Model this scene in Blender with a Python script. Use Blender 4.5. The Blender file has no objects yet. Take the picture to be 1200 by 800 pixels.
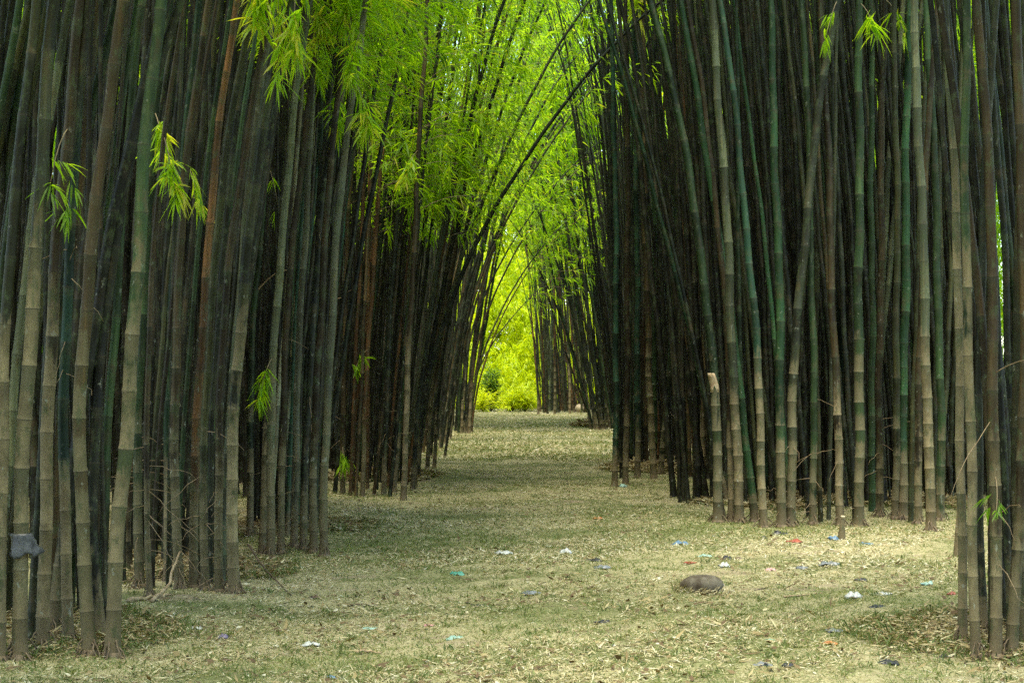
import bpy, math, random
import numpy as np

rng = np.random.default_rng(11)
random.seed(11)
scene = bpy.context.scene
COL = scene.collection

F_PX, HOR, CAM_H = 2000.0, 440.0, 1.7        # focal length in photo pixels, horizon row, eye height

# ------------------------------------------------------------------ ground shape
CLUMP_CENTRES = []                            # (x, y, radius, height) filled below


def gz(x, y):
    x = np.asarray(x, float); y = np.asarray(y, float)
    z = 0.022*np.sin(x*1.7+y*0.55)+0.018*np.sin(x*0.9-y*1.25+1.0)+0.010*np.sin(x*3.9+1.3*y)+0.008*np.sin(2.6*y-x*2.2)
    z = z + 0.05*np.exp(-((y-74)/5.0)**2)+0.012*np.sin(x*7.1+2*np.sin(y*3.1))*np.sin(y*5.3-x*1.7)
    for cx, cy, r, h in CLUMP_CENTRES:
        z = z + h*np.exp(-((x-cx)**2+(y-cy)**2)/(r*r))
    return z


def gpt(px, py):
    """photo pixel on the ground -> world x, y"""
    Y = CAM_H*F_PX/(py-HOR)
    return (px-600.0)*Y/F_PX, Y


# ------------------------------------------------------------------ materials
def new_mat(name):
    m = bpy.data.materials.new(name); m.use_nodes = True
    nt = m.node_tree; nt.nodes.clear()
    return m, nt


def N(nt, t, **kw):
    n = nt.nodes.new(t)
    for k, v in kw.items():
        if k == 'inp':
            for a, b in v.items():
                n.inputs[a].default_value = b
        else:
            setattr(n, k, v)
    return n


def mathn(nt, op, a, b=None, c=None, clamp=False):
    n = nt.nodes.new('ShaderNodeMath'); n.operation = op; n.use_clamp = clamp
    for i, v in enumerate((a, b, c)):
        if v is None: continue
        if isinstance(v, (int, float)): n.inputs[i].default_value = v
        else: nt.links.new(v, n.inputs[i])
    return n.outputs[0]


def maprange(nt, v, a, b, c=0.0, d=1.0, smooth=True):
    n = nt.nodes.new('ShaderNodeMapRange'); n.interpolation_type = 'SMOOTHSTEP' if smooth else 'LINEAR'
    nt.links.new(v, n.inputs[0])
    for i, q in enumerate((a, b, c, d)):
        if isinstance(q, (int, float)): n.inputs[i+1].default_value = q
        else: nt.links.new(q, n.inputs[i+1])
    return n.outputs[0]


def mixc(nt, fac, a, b, mode='MIX'):
    n = nt.nodes.new('ShaderNodeMix'); n.data_type = 'RGBA'; n.blend_type = mode
    for s, v in ((0, fac), (6, a), (7, b)):
        if isinstance(v, (int, float)): n.inputs[s].default_value = v
        elif isinstance(v, tuple): n.inputs[s].default_value = (*v[:3], 1)
        else: nt.links.new(v, n.inputs[s])
    return n.outputs[2]


def noise(nt, vec, scale, detail=3.0, rough=0.55):
    n = nt.nodes.new('ShaderNodeTexNoise'); n.inputs['Scale'].default_value = scale
    n.inputs['Detail'].default_value = detail; n.inputs['Roughness'].default_value = rough
    if vec is not None: nt.links.new(vec, n.inputs['Vector'])
    return n.outputs['Fac']


def mapping(nt, vec, sc):
    n = nt.nodes.new('ShaderNodeMapping'); n.inputs['Scale'].default_value = sc
    nt.links.new(vec, n.inputs['Vector']); return n.outputs[0]


def culm_material():
    m, nt = new_mat('bamboo_culm')
    out = N(nt, 'ShaderNodeOutputMaterial'); bs = N(nt, 'ShaderNodeBsdfPrincipled')
    nt.links.new(bs.outputs[0], out.inputs[0])
    tc = N(nt, 'ShaderNodeTexCoord'); oi = N(nt, 'ShaderNodeObjectInfo')
    off = N(nt, 'ShaderNodeVectorMath', operation='ADD')
    rv = mathn(nt, 'MULTIPLY', oi.outputs['Random'], 40.0)
    nt.links.new(tc.outputs['Object'], off.inputs[0]); nt.links.new(rv, off.inputs[1])
    P = off.outputs[0]
    at = N(nt, 'ShaderNodeAttribute', attribute_name='cd'); sp = N(nt, 'ShaderNodeSeparateColor')
    nt.links.new(at.outputs['Color'], sp.inputs[0])
    nn, s, rnd = sp.outputs[0], sp.outputs[1], sp.outputs[2]
    fr = mathn(nt, 'FRACT', nn)
    ti = N(nt, 'ShaderNodeAttribute', attribute_name='tint', attribute_type='OBJECT')
    pa = N(nt, 'ShaderNodeAttribute', attribute_name='pale', attribute_type='OBJECT')
    streak = noise(nt, mapping(nt, P, (34, 34, 1.6)), 1.0, 4)
    blotch = noise(nt, mapping(nt, P, (9, 9, 5)), 1.0, 5, 0.65)
    fine = noise(nt, mapping(nt, P, (90, 90, 22)), 1.0, 3)
    # green / brown upper colour
    upl = mixc(nt, 1.0, ti.outputs['Color'], (1.9, 1.6, 1.3), 'MULTIPLY')
    up = mixc(nt, maprange(nt, streak, 0.42, 0.72), ti.outputs['Color'], upl)
    up = mixc(nt, mathn(nt, 'MULTIPLY', maprange(nt, blotch, 0.5, 0.72), 0.7), up, (0.050, 0.036, 0.017))
    hs = N(nt, 'ShaderNodeHueSaturation', inp={'Saturation': 1.0, 'Value': 1.0})
    nt.links.new(up, hs.inputs['Color'])
    nt.links.new(maprange(nt, rnd, 0, 1, 0.5, 1.7, False), hs.inputs['Value'])
    up = hs.outputs[0]
    # grey bloom below the nodes, pale thin ring at the node
    bloom = maprange(nt, fr, 0.72, 1.0)
    up = mixc(nt, mathn(nt, 'MULTIPLY', bloom, 0.2), up, (0.07, 0.085, 0.06))
    # pale weathered lower part
    pale = mixc(nt, maprange(nt, blotch, 0.3, 0.7), (0.26, 0.208, 0.110), (0.105, 0.083, 0.042))
    pale = mixc(nt, maprange(nt, streak, 0.5, 0.75, 0.0, 0.7), pale, (0.11, 0.10, 0.06))
    pale = mixc(nt, maprange(nt, oi.outputs['Random'], 0, 1, 0.0, 0.75, False), pale, (0.085, 0.080, 0.040))
    pale = mixc(nt, maprange(nt, s, 0.0, 0.5, 0.6, 0.0), pale, (0.095, 0.070, 0.038))
    edge = mathn(nt, 'ADD', pa.outputs['Fac'], mathn(nt, 'MULTIPLY', mathn(nt, 'SUBTRACT', blotch, 0.5), 2.6))
    edge = mathn(nt, 'ADD', edge, mathn(nt, 'MULTIPLY', mathn(nt, 'SUBTRACT', rnd, 0.5), 0.6))
    edge = mathn(nt, 'ADD', edge, mathn(nt, 'MULTIPLY', mathn(nt, 'SUBTRACT', streak, 0.5), 1.2))
    pf = maprange(nt, mathn(nt, 'SUBTRACT', edge, s), -0.25, 0.45)
    # dark sheath bands round the nodes, uneven from node to node
    b1 = maprange(nt, mathn(nt, 'ADD', fr, mathn(nt, 'MULTIPLY', mathn(nt, 'SUBTRACT', fine, 0.5), 0.5)), mathn(nt, 'SUBTRACT', 0.75, mathn(nt, 'MULTIPLY', rnd, 0.35)), mathn(nt, 'SUBTRACT', 0.9, mathn(nt, 'MULTIPLY', rnd, 0.35)))
    bw = mathn(nt, 'MULTIPLY', maprange(nt, rnd, 0.25, 0.55), maprange(nt, oi.outputs['Random'], 0.1, 0.8, 0.25, 1.0))
    band = mathn(nt, 'MULTIPLY', b1, bw)
    hlim = maprange(nt, s, 0.4, 1.1)
    pf = mathn(nt, 'MULTIPLY', pf, mathn(nt, 'SUBTRACT', 1.0, mathn(nt, 'MULTIPLY', mathn(nt, 'MULTIPLY', band, hlim), 0.9)))
    c = mixc(nt, pf, up, pale)
    ring = mathn(nt, 'MULTIPLY', maprange(nt, fr, 0.0, 0.035, 1.0, 0.0), mathn(nt, 'ADD', 0.08, mathn(nt, 'MULTIPLY', pf, 0.3)))
    c = mixc(nt, ring, c, (0.24, 0.20, 0.12))
    scar = mathn(nt, 'MULTIPLY', maprange(nt, fr, 0.965, 0.99), 0.45)
    c = mixc(nt, scar, c, (0.03, 0.025, 0.015))
    moss = maprange(nt, noise(nt, mapping(nt, P, (14, 14, 7)), 1.0, 6, 0.72), 0.52, 0.64)
    c = mixc(nt, mathn(nt, 'MULTIPLY', moss, 0.65), c, (0.045, 0.062, 0.025))
    lich = maprange(nt, noise(nt, mapping(nt, P, (22, 22, 13)), 1.0, 4, 0.6), 0.64, 0.70)
    c = mixc(nt, mathn(nt, 'MULTIPLY', mathn(nt, 'MULTIPLY', lich, 0.75), maprange(nt, s, 0.5, 3.5, 1.0, 0.4)), c, (0.22, 0.23, 0.17))
    nt.links.new(c, bs.inputs['Base Color'])
    nt.links.new(maprange(nt, pf, 0, 1, 0.5, 0.8, False), bs.inputs['Roughness'])
    bs.inputs['Specular IOR Level'].default_value = 0.18
    bp = N(nt, 'ShaderNodeBump', inp={'Strength': 0.25, 'Distance': 0.004})
    nt.links.new(streak, bp.inputs['Height']); nt.links.new(bp.outputs[0], bs.inputs['Normal'])
    return m


def leaf_material(name, stops, trans=0.5, rough=0.45, transgain=1.6):
    m, nt = new_mat(name)
    out = N(nt, 'ShaderNodeOutputMaterial'); bs = N(nt, 'ShaderNodeBsdfPrincipled')
    tr = N(nt, 'ShaderNodeBsdfTranslucent'); mx = N(nt, 'ShaderNodeMixShader')
    at = N(nt, 'ShaderNodeAttribute', attribute_name='lc')
    cr = N(nt, 'ShaderNodeValToRGB')
    el = cr.color_ramp.elements
    while len(el) < len(stops): el.new(0.5)
    for e, (p, c) in zip(el, stops):
        e.position = p; e.color = (*c, 1)
    nt.links.new(at.outputs['Fac'], cr.inputs[0])
    nt.links.new(cr.outputs[0], bs.inputs['Base Color'])
    bs.inputs['Roughness'].default_value = rough
    bs.inputs['Specular IOR Level'].default_value = 0.3
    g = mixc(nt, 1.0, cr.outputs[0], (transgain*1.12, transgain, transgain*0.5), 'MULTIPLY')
    nt.links.new(g, tr.inputs['Color'])
    mx.inputs[0].default_value = trans
    nt.links.new(bs.outputs[0], mx.inputs[1]); nt.links.new(tr.outputs[0], mx.inputs[2])
    nt.links.new(mx.outputs[0], out.inputs[0])
    return m


def plain_material(name, c1, c2, scale=8.0, rough=0.7, spec=0.3, bump=0.3):
    m, nt = new_mat(name)
    out = N(nt, 'ShaderNodeOutputMaterial'); bs = N(nt, 'ShaderNodeBsdfPrincipled')
    tc = N(nt, 'ShaderNodeTexCoord')
    f = noise(nt, tc.outputs['Object'], scale, 5, 0.65)
    c = mixc(nt, maprange(nt, f, 0.35, 0.65), c1, c2)
    nt.links.new(c, bs.inputs['Base Color']); bs.inputs['Roughness'].default_value = rough
    bs.inputs['Specular IOR Level'].default_value = spec
    bp = N(nt, 'ShaderNodeBump', inp={'Strength': bump, 'Distance': 0.01})
    nt.links.new(f, bp.inputs['Height']); nt.links.new(bp.outputs[0], bs.inputs['Normal'])
    nt.links.new(bs.outputs[0], out.inputs[0])
    return m


def ground_material():
    m, nt = new_mat('leaf_strewn_ground')
    out = N(nt, 'ShaderNodeOutputMaterial'); bs = N(nt, 'ShaderNodeBsdfPrincipled')
    tc = N(nt, 'ShaderNodeTexCoord'); P = tc.outputs['Object']
    big = noise(nt, mapping(nt, P, (0.35, 0.75, 1)), 1.0, 5, 0.6)
    mid = noise(nt, P, 3.2, 6, 0.7)
    fin = noise(nt, P, 42.0, 4, 0.7)
    straw = mixc(nt, maprange(nt, fin, 0.35, 0.65), (0.19, 0.165, 0.075), (0.34, 0.315, 0.175))
    grass = mixc(nt, maprange(nt, fin, 0.35, 0.65), (0.075, 0.084, 0.028), (0.18, 0.185, 0.078))
    c = mixc(nt, maprange(nt, mathn(nt, 'ADD', big, mathn(nt, 'MULTIPLY', mathn(nt, 'SUBTRACT', mid, 0.5), 0.6)), 0.42, 0.62), straw, grass)
    patch = maprange(nt, noise(nt, mapping(nt, P, (0.9, 1.9, 1)), 1.0, 6, 0.7), 0.54, 0.66)
    c = mixc(nt, mathn(nt, 'MULTIPLY', patch, 0.7), c, mixc(nt, fin, (0.13, 0.095, 0.055), (0.30, 0.235, 0.17)))
    soil = maprange(nt, noise(nt, P, 5.5, 6, 0.75), 0.57, 0.67)
    c = mixc(nt, mathn(nt, 'MULTIPLY', soil, 0.75), c, (0.075, 0.052, 0.028))
    nt.links.new(c, bs.inputs['Base Color']); bs.inputs['Roughness'].default_value = 0.9
    bs.inputs['Specular IOR Level'].default_value = 0.15
    bp = N(nt, 'ShaderNodeBump', inp={'Strength': 0.6, 'Distance': 0.03})
    nt.links.new(fin, bp.inputs['Height']); nt.links.new(bp.outputs[0], bs.inputs['Normal'])
    nt.links.new(bs.outputs[0], out.inputs[0])
    return m


M_CULM = culm_material()
M_LEAF = leaf_material('bamboo_leaf', [(0.0, (0.06, 0.14, 0.006)), (0.45, (0.155, 0.290, 0.007)), (0.85, (0.240, 0.370, 0.009)), (1.0, (0.32, 0.34, 0.03))], 0.58, 0.45, 2.4)
M_FARLEAF = leaf_material('leaf_painted_sunlit', [(0.0, (0.20, 0.31, 0.004)), (0.5, (0.42, 0.54, 0.006)), (1.0, (0.55, 0.62, 0.012))], 0.4)  # leaf green raised well above the other leaves to paint in sunlight
M_SHRUB = leaf_material('shrub_leaf', [(0.0, (0.03, 0.075, 0.010)), (0.6, (0.13, 0.24, 0.012)), (1.0, (0.30, 0.40, 0.015))], 0.4)
M_LITTER = leaf_material('dry_leaf', [(0.0, (0.10, 0.065, 0.030)), (0.3, (0.26, 0.205, 0.090)), (0.7, (0.42, 0.38, 0.22)), (1.0, (0.52, 0.50, 0.37))], 0.15, 0.8, 1.0)
M_GRASS = leaf_material('grass_blade', [(0.0, (0.05, 0.09, 0.020)), (0.6, (0.16, 0.205, 0.062)), (1.0, (0.32, 0.33, 0.15))], 0.35, 0.6, 1.2)
M_TWIG = plain_material('twig', (0.12, 0.09, 0.045), (0.22, 0.17, 0.09), 12)
M_GROUND = ground_material()


# ------------------------------------------------------------------ mesh building
def make_obj(name, verts, loops, totals, mats, parent=None, attrs=None, midx=None, smooth=False, loc=(0, 0, 0)):
    me = bpy.data.meshes.new(name)
    verts = np.ascontiguousarray(verts, np.float32)
    loops = np.ascontiguousarray(loops, np.int32); totals = np.ascontiguousarray(totals, np.int32)
    me.vertices.add(len(verts)); me.vertices.foreach_set('co', verts.ravel())
    me.loops.add(len(loops)); me.loops.foreach_set('vertex_index', loops)
    starts = np.concatenate(([0], np.cumsum(totals)[:-1])).astype(np.int32)
    me.polygons.add(len(totals)); me.polygons.foreach_set('loop_start', starts)
    try: me.polygons.foreach_set('loop_total', totals)
    except Exception: pass
    for mt in mats: me.materials.append(mt)
    if midx is not None: me.polygons.foreach_set('material_index', np.ascontiguousarray(midx, np.int32))
    if smooth: me.polygons.foreach_set('use_smooth', np.ones(len(totals), bool))
    for an, (typ, data) in (attrs or {}).items():
        a = me.attributes.new(an, typ, 'POINT')
        data = np.ascontiguousarray(data, np.float32)
        a.data.foreach_set('color' if typ == 'FLOAT_COLOR' else 'value', data.ravel())
    me.update(calc_edges=True); me.validate()
    o = bpy.data.objects.new(name, me); COL.objects.link(o)
    o.location = loc
    if parent is not None: o.parent = parent
    return o


def unit(v):
    return v/np.maximum(np.linalg.norm(v, axis=-1, keepdims=True), 1e-9)


class Geo:
    """collects tubes and leaves into one mesh"""
    def __init__(s): s.v, s.l, s.t, s.a, s.m, s.n = [], [], [], [], [], 0

    def add(s, v, l, t, a, mi):
        s.v.append(v); s.l.append(l+s.n); s.t.append(t); s.a.append(a); s.m.append(np.full(len(t), mi)); s.n += len(v)

    def leaves(s, P, D, L, W, mi=0, simple=False, lc=None, droop=0.25, flat=None):
        n = len(P)
        if n == 0: return
        D = unit(D)
        side = np.cross(D, np.array([0, 0, 1.0]))+rng.normal(0, 0.45, (n, 3))
        side = unit(side-D*(side*D).sum(1, keepdims=True))
        if flat is not None:
            side = unit(np.cross(D, flat))
        L = np.asarray(L)[:, None]; W = np.asarray(W)[:, None]
        g = np.array([0, 0, -1.0])*L*droop
        if lc is None: lc = np.clip(rng.normal(0.5, 0.22, n), 0, 1)
        if simple:
            mid = P+D*L*0.42+g*0.15
            v = np.stack([P, mid+side*W/2, P+D*L+g, mid-side*W/2], 1).reshape(-1, 3)
            l = np.arange(4*n); t = np.full(n, 4); a = np.repeat(lc, 4)
        else:
            p1 = P+D*L*0.28+g*0.07; p2 = P+D*L*0.65+g*0.42
            v = np.stack([P, p1+side*W/2, p1-side*W/2, p2+side*W*0.38, p2-side*W*0.38, P+D*L+g], 1).reshape(-1, 3)
            b = (np.arange(n)*6)[:, None]
            l = (b+np.array([0, 2, 1, 1, 2, 4, 3, 3, 4, 5])).ravel(); t = np.tile([3, 4, 3], n); a = np.repeat(lc, 6)
        s.add(v, l, t, a, mi)

    def tube(s, pts, rad, sides=3, mi=1, a=0.5):
        pts = np.asarray(pts, float); k = len(pts); rad = np.broadcast_to(rad, (k,))
        d = unit(np.gradient(pts, axis=0))
        ref = np.array([0.31, 0.95, 0.05]) if abs(d[0][1]) < 0.8 else np.array([1.0, 0.1, 0.2])
        u = unit(np.cross(d, ref)); w = np.cross(d, u)
        an = np.arange(sides)*2*math.pi/sides
        v = (pts[:, None]+rad[:, None, None]*(np.cos(an)[None, :, None]*u[:, None]+np.sin(an)[None, :, None]*w[:, None])).reshape(-1, 3)
        i = np.arange(k-1)[:, None]*sides; j = np.arange(sides)[None]; j2 = (j+1) % sides
        q = np.stack([i+j, i+j2, i+sides+j2, i+sides+j], -1).reshape(-1)
        cap = np.concatenate([np.arange(sides)[::-1], (k-1)*sides+np.arange(sides)])
        s.add(v, np.concatenate([q, cap]), np.concatenate([np.full((k-1)*sides, 4), [sides, sides]]), np.full(len(v), a), mi)

    def build(s, name, mats, parent=None, smooth=False, loc=(0, 0, 0)):
        if not s.v: return None
        return make_obj(name, np.concatenate(s.v), np.concatenate(s.l), np.concatenate(s.t), mats, parent,
                        {'lc': ('FLOAT', np.concatenate(s.a))}, np.concatenate(s.m), smooth, loc)


def fans(geo, P, D, per=6, L=0.2, W=0.022, mi=0, simple=False, lcm=0.5, spread=0.7):
    """sprays of bamboo leaves at twig ends P pointing along D"""
    n = len(P)
    if n == 0: return
    D = unit(D)
    Q = np.repeat(P, per, 0); E = np.repeat(D, per, 0)
    Q = Q-E*rng.uniform(0, 0.14, (n*per, 1))*(L/0.2)
    R = rng.normal(0, spread, (n*per, 3)); R -= E*(R*E).sum(1, keepdims=True)
    E = E+R; E[:, 2] -= rng.uniform(0.05, 0.6, n*per)
    lc = np.clip(np.repeat(rng.normal(lcm, 0.15, n), per)+rng.normal(0, 0.14, n*per), 0, 1)
    geo.leaves(Q, E, L*rng.uniform(0.55, 1.25, n*per), W*rng.uniform(0.7, 1.25, n*per), mi, simple, lc, droop=0.3)


def tag(o, label, cat, group=None, kind=None):
    o['label'] = label; o['category'] = cat
    if group: o['group'] = group
    if kind: o['kind'] = kind
    return o


def empty(name, loc):
    o = bpy.data.objects.new(name, None); COL.objects.link(o); o.location = loc; o.empty_display_size = 0.2
    return o


# ------------------------------------------------------------------ bamboo culms
TINT = {'silver': (0.19, 0.20, 0.12), 'green': (0.026, 0.052, 0.018), 'teal': (0.020, 0.054, 0.030), 'brown': (0.066, 0.050, 0.022), 'grey': (0.095, 0.110, 0.060),
        'dark': (0.020, 0.024, 0.014), 'olive': (0.055, 0.060, 0.024), 'rust': (0.125, 0.068, 0.026), 'jade': (0.024, 0.066, 0.024)}
WORD = {'silver': 'pale grey', 'green': 'dark green', 'teal': 'blue-green', 'brown': 'dark brown', 'grey': 'grey-green', 'dark': 'near-black', 'olive': 'olive', 'rust': 'rusty brown', 'jade': 'bright green'}


def culm_path(a, b, ay, hv, side, k, length, r0):
    """centre line in local coordinates: visible shape x = a h + b h^2 up to height hv, then arching towards the path"""
    ds = 0.1; n = int(length/ds)
    pts = np.zeros((n+1, 3)); d = np.array([a, ay, 1.0]); d /= np.linalg.norm(d)
    p = np.zeros(3); wob = rng.normal(0, 0.006, 2)
    fy = rng.normal(0, 0.5)
    for i in range(n):
        h = p[2]
        if h < hv:
            d = np.array([a+2*b*h, ay, 1.0])
            d /= np.linalg.norm(d)
            dv = d.copy()
        else:
            q = (i*ds)/length
            dv = dv+np.array([side*k*(0.4+q*1.2), k*0.4*fy*q, -k*(0.1+1.1*q*q)])*ds
            dv /= np.linalg.norm(dv); d = dv
        p = p+d*ds
        pts[i+1] = p
    s = np.arange(n+1)*ds
    amp = min(1.0, r0/0.045)*0.011
    ph = rng.uniform(0, 6, 4)
    pts[:, 0] += amp*(np.sin(s*2.1+ph[0])+0.6*np.sin(s*5.3+ph[1]))*np.minimum(s, 1)
    pts[:, 1] += amp*(np.sin(s*1.9+ph[2])+0.6*np.sin(s*4.7+ph[3]))*np.minimum(s, 1)
    return s, pts


def stem_mesh(name, s, pts, r0, parent, sides=9, colour='green', pale=0.6, root_flare=True):
    L = s[-1]
    nodes = [0.0]; step = 0.20+rng.uniform(0, 0.08)
    while nodes[-1] < L-0.2:
        nodes.append(nodes[-1]+step*rng.uniform(0.88, 1.12)); step = min(step*1.07, 0.40)
    ss, nn, rr, rn = [], [], [], []
    rad = lambda x: r0*(1-0.95*(x/L)**1.7)*(1+(0.28*math.exp(-x/0.10) if root_flare else 0))
    zig = rng.uniform(0, 1, len(nodes))
    for i in range(len(nodes)-1):
        A, B = nodes[i], nodes[i+1]
        for f, g in ((0.0, 1.09), (0.035, 1.06), (0.08, 0.985), (0.5, 0.985), (0.92, 1.0), (0.97, 1.07)):
            x = A+(B-A)*f; ss.append(x); nn.append(i+f+0.0005); rr.append(rad(x)*g); rn.append(zig[i])
    ss = np.array(ss); rr = np.array(rr)
    c = np.stack([np.interp(ss, s, pts[:, j]) for j in range(3)], 1)
    c[0, 2] -= 0.10
    d = unit(np.gradient(c, axis=0))
    u = unit(np.cross(d, np.array([0.0, 1.0, 0.0]))); w = np.cross(d, u)
    an = np.arange(sides)*2*math.pi/sides
    v = (c[:, None]+rr[:, None, None]*(np.cos(an)[None, :, None]*u[:, None]+np.sin(an)[None, :, None]*w[:, None])).reshape(-1, 3)
    k = len(ss)
    i = np.arange(k-1)[:, None]*sides; j = np.arange(sides)[None]; j2 = (j+1) % sides
    q = np.stack([i+j, i+j2, i+sides+j2, i+sides+j], -1).reshape(-1)
    cd = np.stack([np.array(nn), ss, np.array(rn), np.ones(k)], 1)
    return v, q, np.full((k-1)*sides, 4), np.repeat(cd, sides, 0)


def add_crown(geo, s, pts, s0, dens, side, L=0.2, simple=False, per=6, blen=1.0, lcm=0.5):
    """side branches with leaf sprays from arc length s0 to the tip"""
    Ltot = s[-1]; x = s0
    PP, DD = [], []
    while x < Ltot-0.05:
        q = (x-s0)/max(Ltot-s0, 0.1)
        c = np.array([np.interp(x, s, pts[:, j]) for j in range(3)])
        c2 = np.array([np.interp(min(x+0.2, Ltot), s, pts[:, j]) for j in range(3)])
        d = unit(c2-c+1e-6)
        nb = 1 if rng.random() < 0.5 else 2
        for _ in range(nb):
            az = rng.uniform(0, 2*math.pi)
            o = np.array([math.cos(az)+0.35*side, math.sin(az), 0.0])
            bd = unit(o*0.9+d*0.7)
            bl = blen*rng.uniform(0.5, 1.3)*(1.0-0.55*q)
            m = 5; tt = np.linspace(0, 1, m)[:, None]
            bp = c+bd*bl*tt+np.array([0, 0, -0.38])*bl*tt**2
            if not simple or rng.random() < 0.5:
                geo.tube(bp, np.linspace(0.006, 0.002, m), 3, 1)
            nf = max(2, int(round(dens*bl*5)))
            tp = rng.uniform(0.3, 1.0, nf)
            base = np.stack([np.interp(tp, tt[:, 0], bp[:, j]) for j in range(3)], 1)
            td = unit(bd+rng.normal(0, 0.55, (nf, 3))+np.array([0, 0, -0.35]))
            PP.append(base+td*rng.uniform(0.08, 0.38, (nf, 1))); DD.append(td)
        x += rng.uniform(0.22, 0.40)
    if PP:
        fans(geo, np.concatenate(PP), np.concatenate(DD), per, L, L*0.105, 0, simple, lcm)


COUNT = [0]; CULM_R = {}
CULMS = []
sprays_for = {}


def hanging_spray(root, pts_local, n, L=0.17, lcm=0.75):
    """low leafy twigs hanging from a culm, as one part"""
    g = Geo()
    pts_local = np.asarray(pts_local, float)
    m = len(pts_local)
    g.tube(pts_local, np.linspace(0.005, 0.0018, m), 4, 1)
    t = rng.uniform(0.35, 1.0, n)*(m-1)
    P = np.stack([np.interp(t, np.arange(m), pts_local[:, j]) for j in range(3)], 1)
    D = unit(rng.normal(0, 1, (n, 3))*np.array([0.75, 0.75, 0.3])+np.array([0, 0, -0.75]))
    P2 = P+D*rng.uniform(0.03, 0.12, (n, 1))
    fans(g, P2, D, 6, L, L*0.11, 0, False, lcm, 0.45)
    return g.build('leaf_spray', [M_LEAF, M_TWIG], root)


def culm(bx, by, mx, tx, w, colour, pale, label, group, side, *, zscale=1.0, k=0.06, length=None, crown=None, ay=None, visible_top=0.0, bend=None, midy=400.0):
    """one bamboo culm: base pixel, pixel column at row midy and at the top of its visible part, width in pixels at base"""
    X0, Y0 = gpt(bx, by)
    sc = F_PX/Y0
    r0 = 0.5*w/sc
    hm = CAM_H+(HOR-midy)/sc; hv = CAM_H+(HOR-visible_top)/sc
    xm = (mx-600)/sc-X0; xt = (tx-600)/sc-X0
    A = np.array([[hm, hm*hm], [hv, hv*hv]]); a, b = np.linalg.solve(A, [xm, xt])
    if ay is None: ay = rng.normal(0.0, 0.012)
    if length is None: length = hv+rng.uniform(5.0, 7.5)
    length = max(length, hv*1.15)
    z0 = float(gz(X0, Y0))
    root = empty('bamboo_culm', (X0, Y0, z0))
    tag(root, label, 'bamboo', group)
    s, pts = culm_path(a, b, ay, hv, side, k*rng.uniform(0.7, 1.4), length, r0)
    sides = 12 if sc > 120 else (9 if sc > 60 else 7)
    v, q, t, cd = stem_mesh('stem', s, pts, r0, root, sides)
    st = make_obj('stem', v, q, t, [M_CULM], root, {'cd': ('FLOAT_COLOR', cd)}, None, True)
    tint = np.array(TINT[colour])*0.46*rng.uniform(0.45, 1.6)
    st['tint'] = [float(x) for x in tint]; st['pale'] = float(pale)
    if crown is not None:
        s0, dens, L, simple = crown
        g = Geo()
        add_crown(g, s, pts, s0*rng.uniform(0.9, 1.15), dens, side, L, simple, 5 if simple else 6, lcm=0.58)
        g.build('crown', [M_LEAF, M_TWIG], root)
    COUNT[0] += 1; CULM_R[root.name] = r0
    CULMS.append((bx, by, w, colour, label, root, s, pts, r0))
    return root, s, pts


CL = {}   # clump description
# key: name phrase, group, side, mains, fill spec
CL['L1'] = dict(k=0.035, ph='the nearest clump at the left edge', group='culms of the nearest left clump', side=1, fill=15, fx=(-60, 140), fy=(722, 766), shift=(62, 26), mid=0.26, w=(11, 16), crown=(6.2, 0.5, 0.24, True),
    cols=['dark', 'green', 'brown', 'olive', 'grey'])
CL['L2'] = dict(k=0.035, ph='the second clump on the left', group='culms of the second left clump', side=1, fill=24, fx=(142, 272), fy=(640, 690), shift=(60, 22), mid=0.2, w=(8, 12), crown=(5.6, 0.6, 0.24, True),
    cols=['dark', 'brown', 'green', 'olive', 'grey', 'dark'])
CL['L3'] = dict(ph='the third clump on the left', group='culms of the third left clump', side=1, fill=20, fx=(290, 376), fy=(600, 640), shift=(50, 20), mid=0.25, w=(7, 9.5), crown=(5.0, 1.2, 0.23, False),
    cols=['dark', 'green', 'teal', 'brown', 'silver'])
CL['L4'] = dict(ph='the dark fourth clump on the left', group='culms of the dark fourth left clump', side=1, fill=31, fx=(392, 486), fy=(540, 582), shift=(62, 30), mid=0.3, w=(5, 7.5), crown=(4.2, 0.95, 0.235, False),
    cols=['dark', 'brown', 'dark', 'rust', 'green', 'olive'])
CL['L5'] = dict(ph='the fifth clump on the left', group='culms of the fifth left clump', side=1, fill=9, fx=(494, 526), fy=(513, 536), shift=(95, 35), mid=0.2, w=(3.2, 5), crown=(6.0, 1.0, 0.26, True),
    cols=['dark', 'brown', 'dark'])
CL['L6'] = dict(ph='the farthest left clump before the bright opening', group='culms of the farthest left clump', side=1, fill=8, fx=(526, 552), fy=(500, 508), shift=(80, 35), mid=0.16, w=(2.6, 3.8), crown=(7.0, 0.9, 0.28, True),
    cols=['dark', 'green', 'brown'])
CL['R1'] = dict(k=0.035, ph='the nearest clump at the right edge', group='culms of the nearest right clump', side=-1, fill=8, fx=(1138, 1235), fy=(730, 764), shift=(-6, 22), mid=0.3, w=(9, 14), crown=(6.2, 0.5, 0.24, True),
    cols=['dark', 'green', 'brown'])
CL['R2'] = dict(k=0.035, ph='the broad clump on the right', group='culms of the broad right clump', side=-1, fill=38, fx=(838, 1116), fy=(572, 612), shift=(-30, 36), mid=0.3, w=(7, 10.5), crown=(7.2, 0.35, 0.24, True),
    cols=['green', 'brown', 'teal', 'dark', 'grey', 'olive', 'jade', 'olive'])
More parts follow.
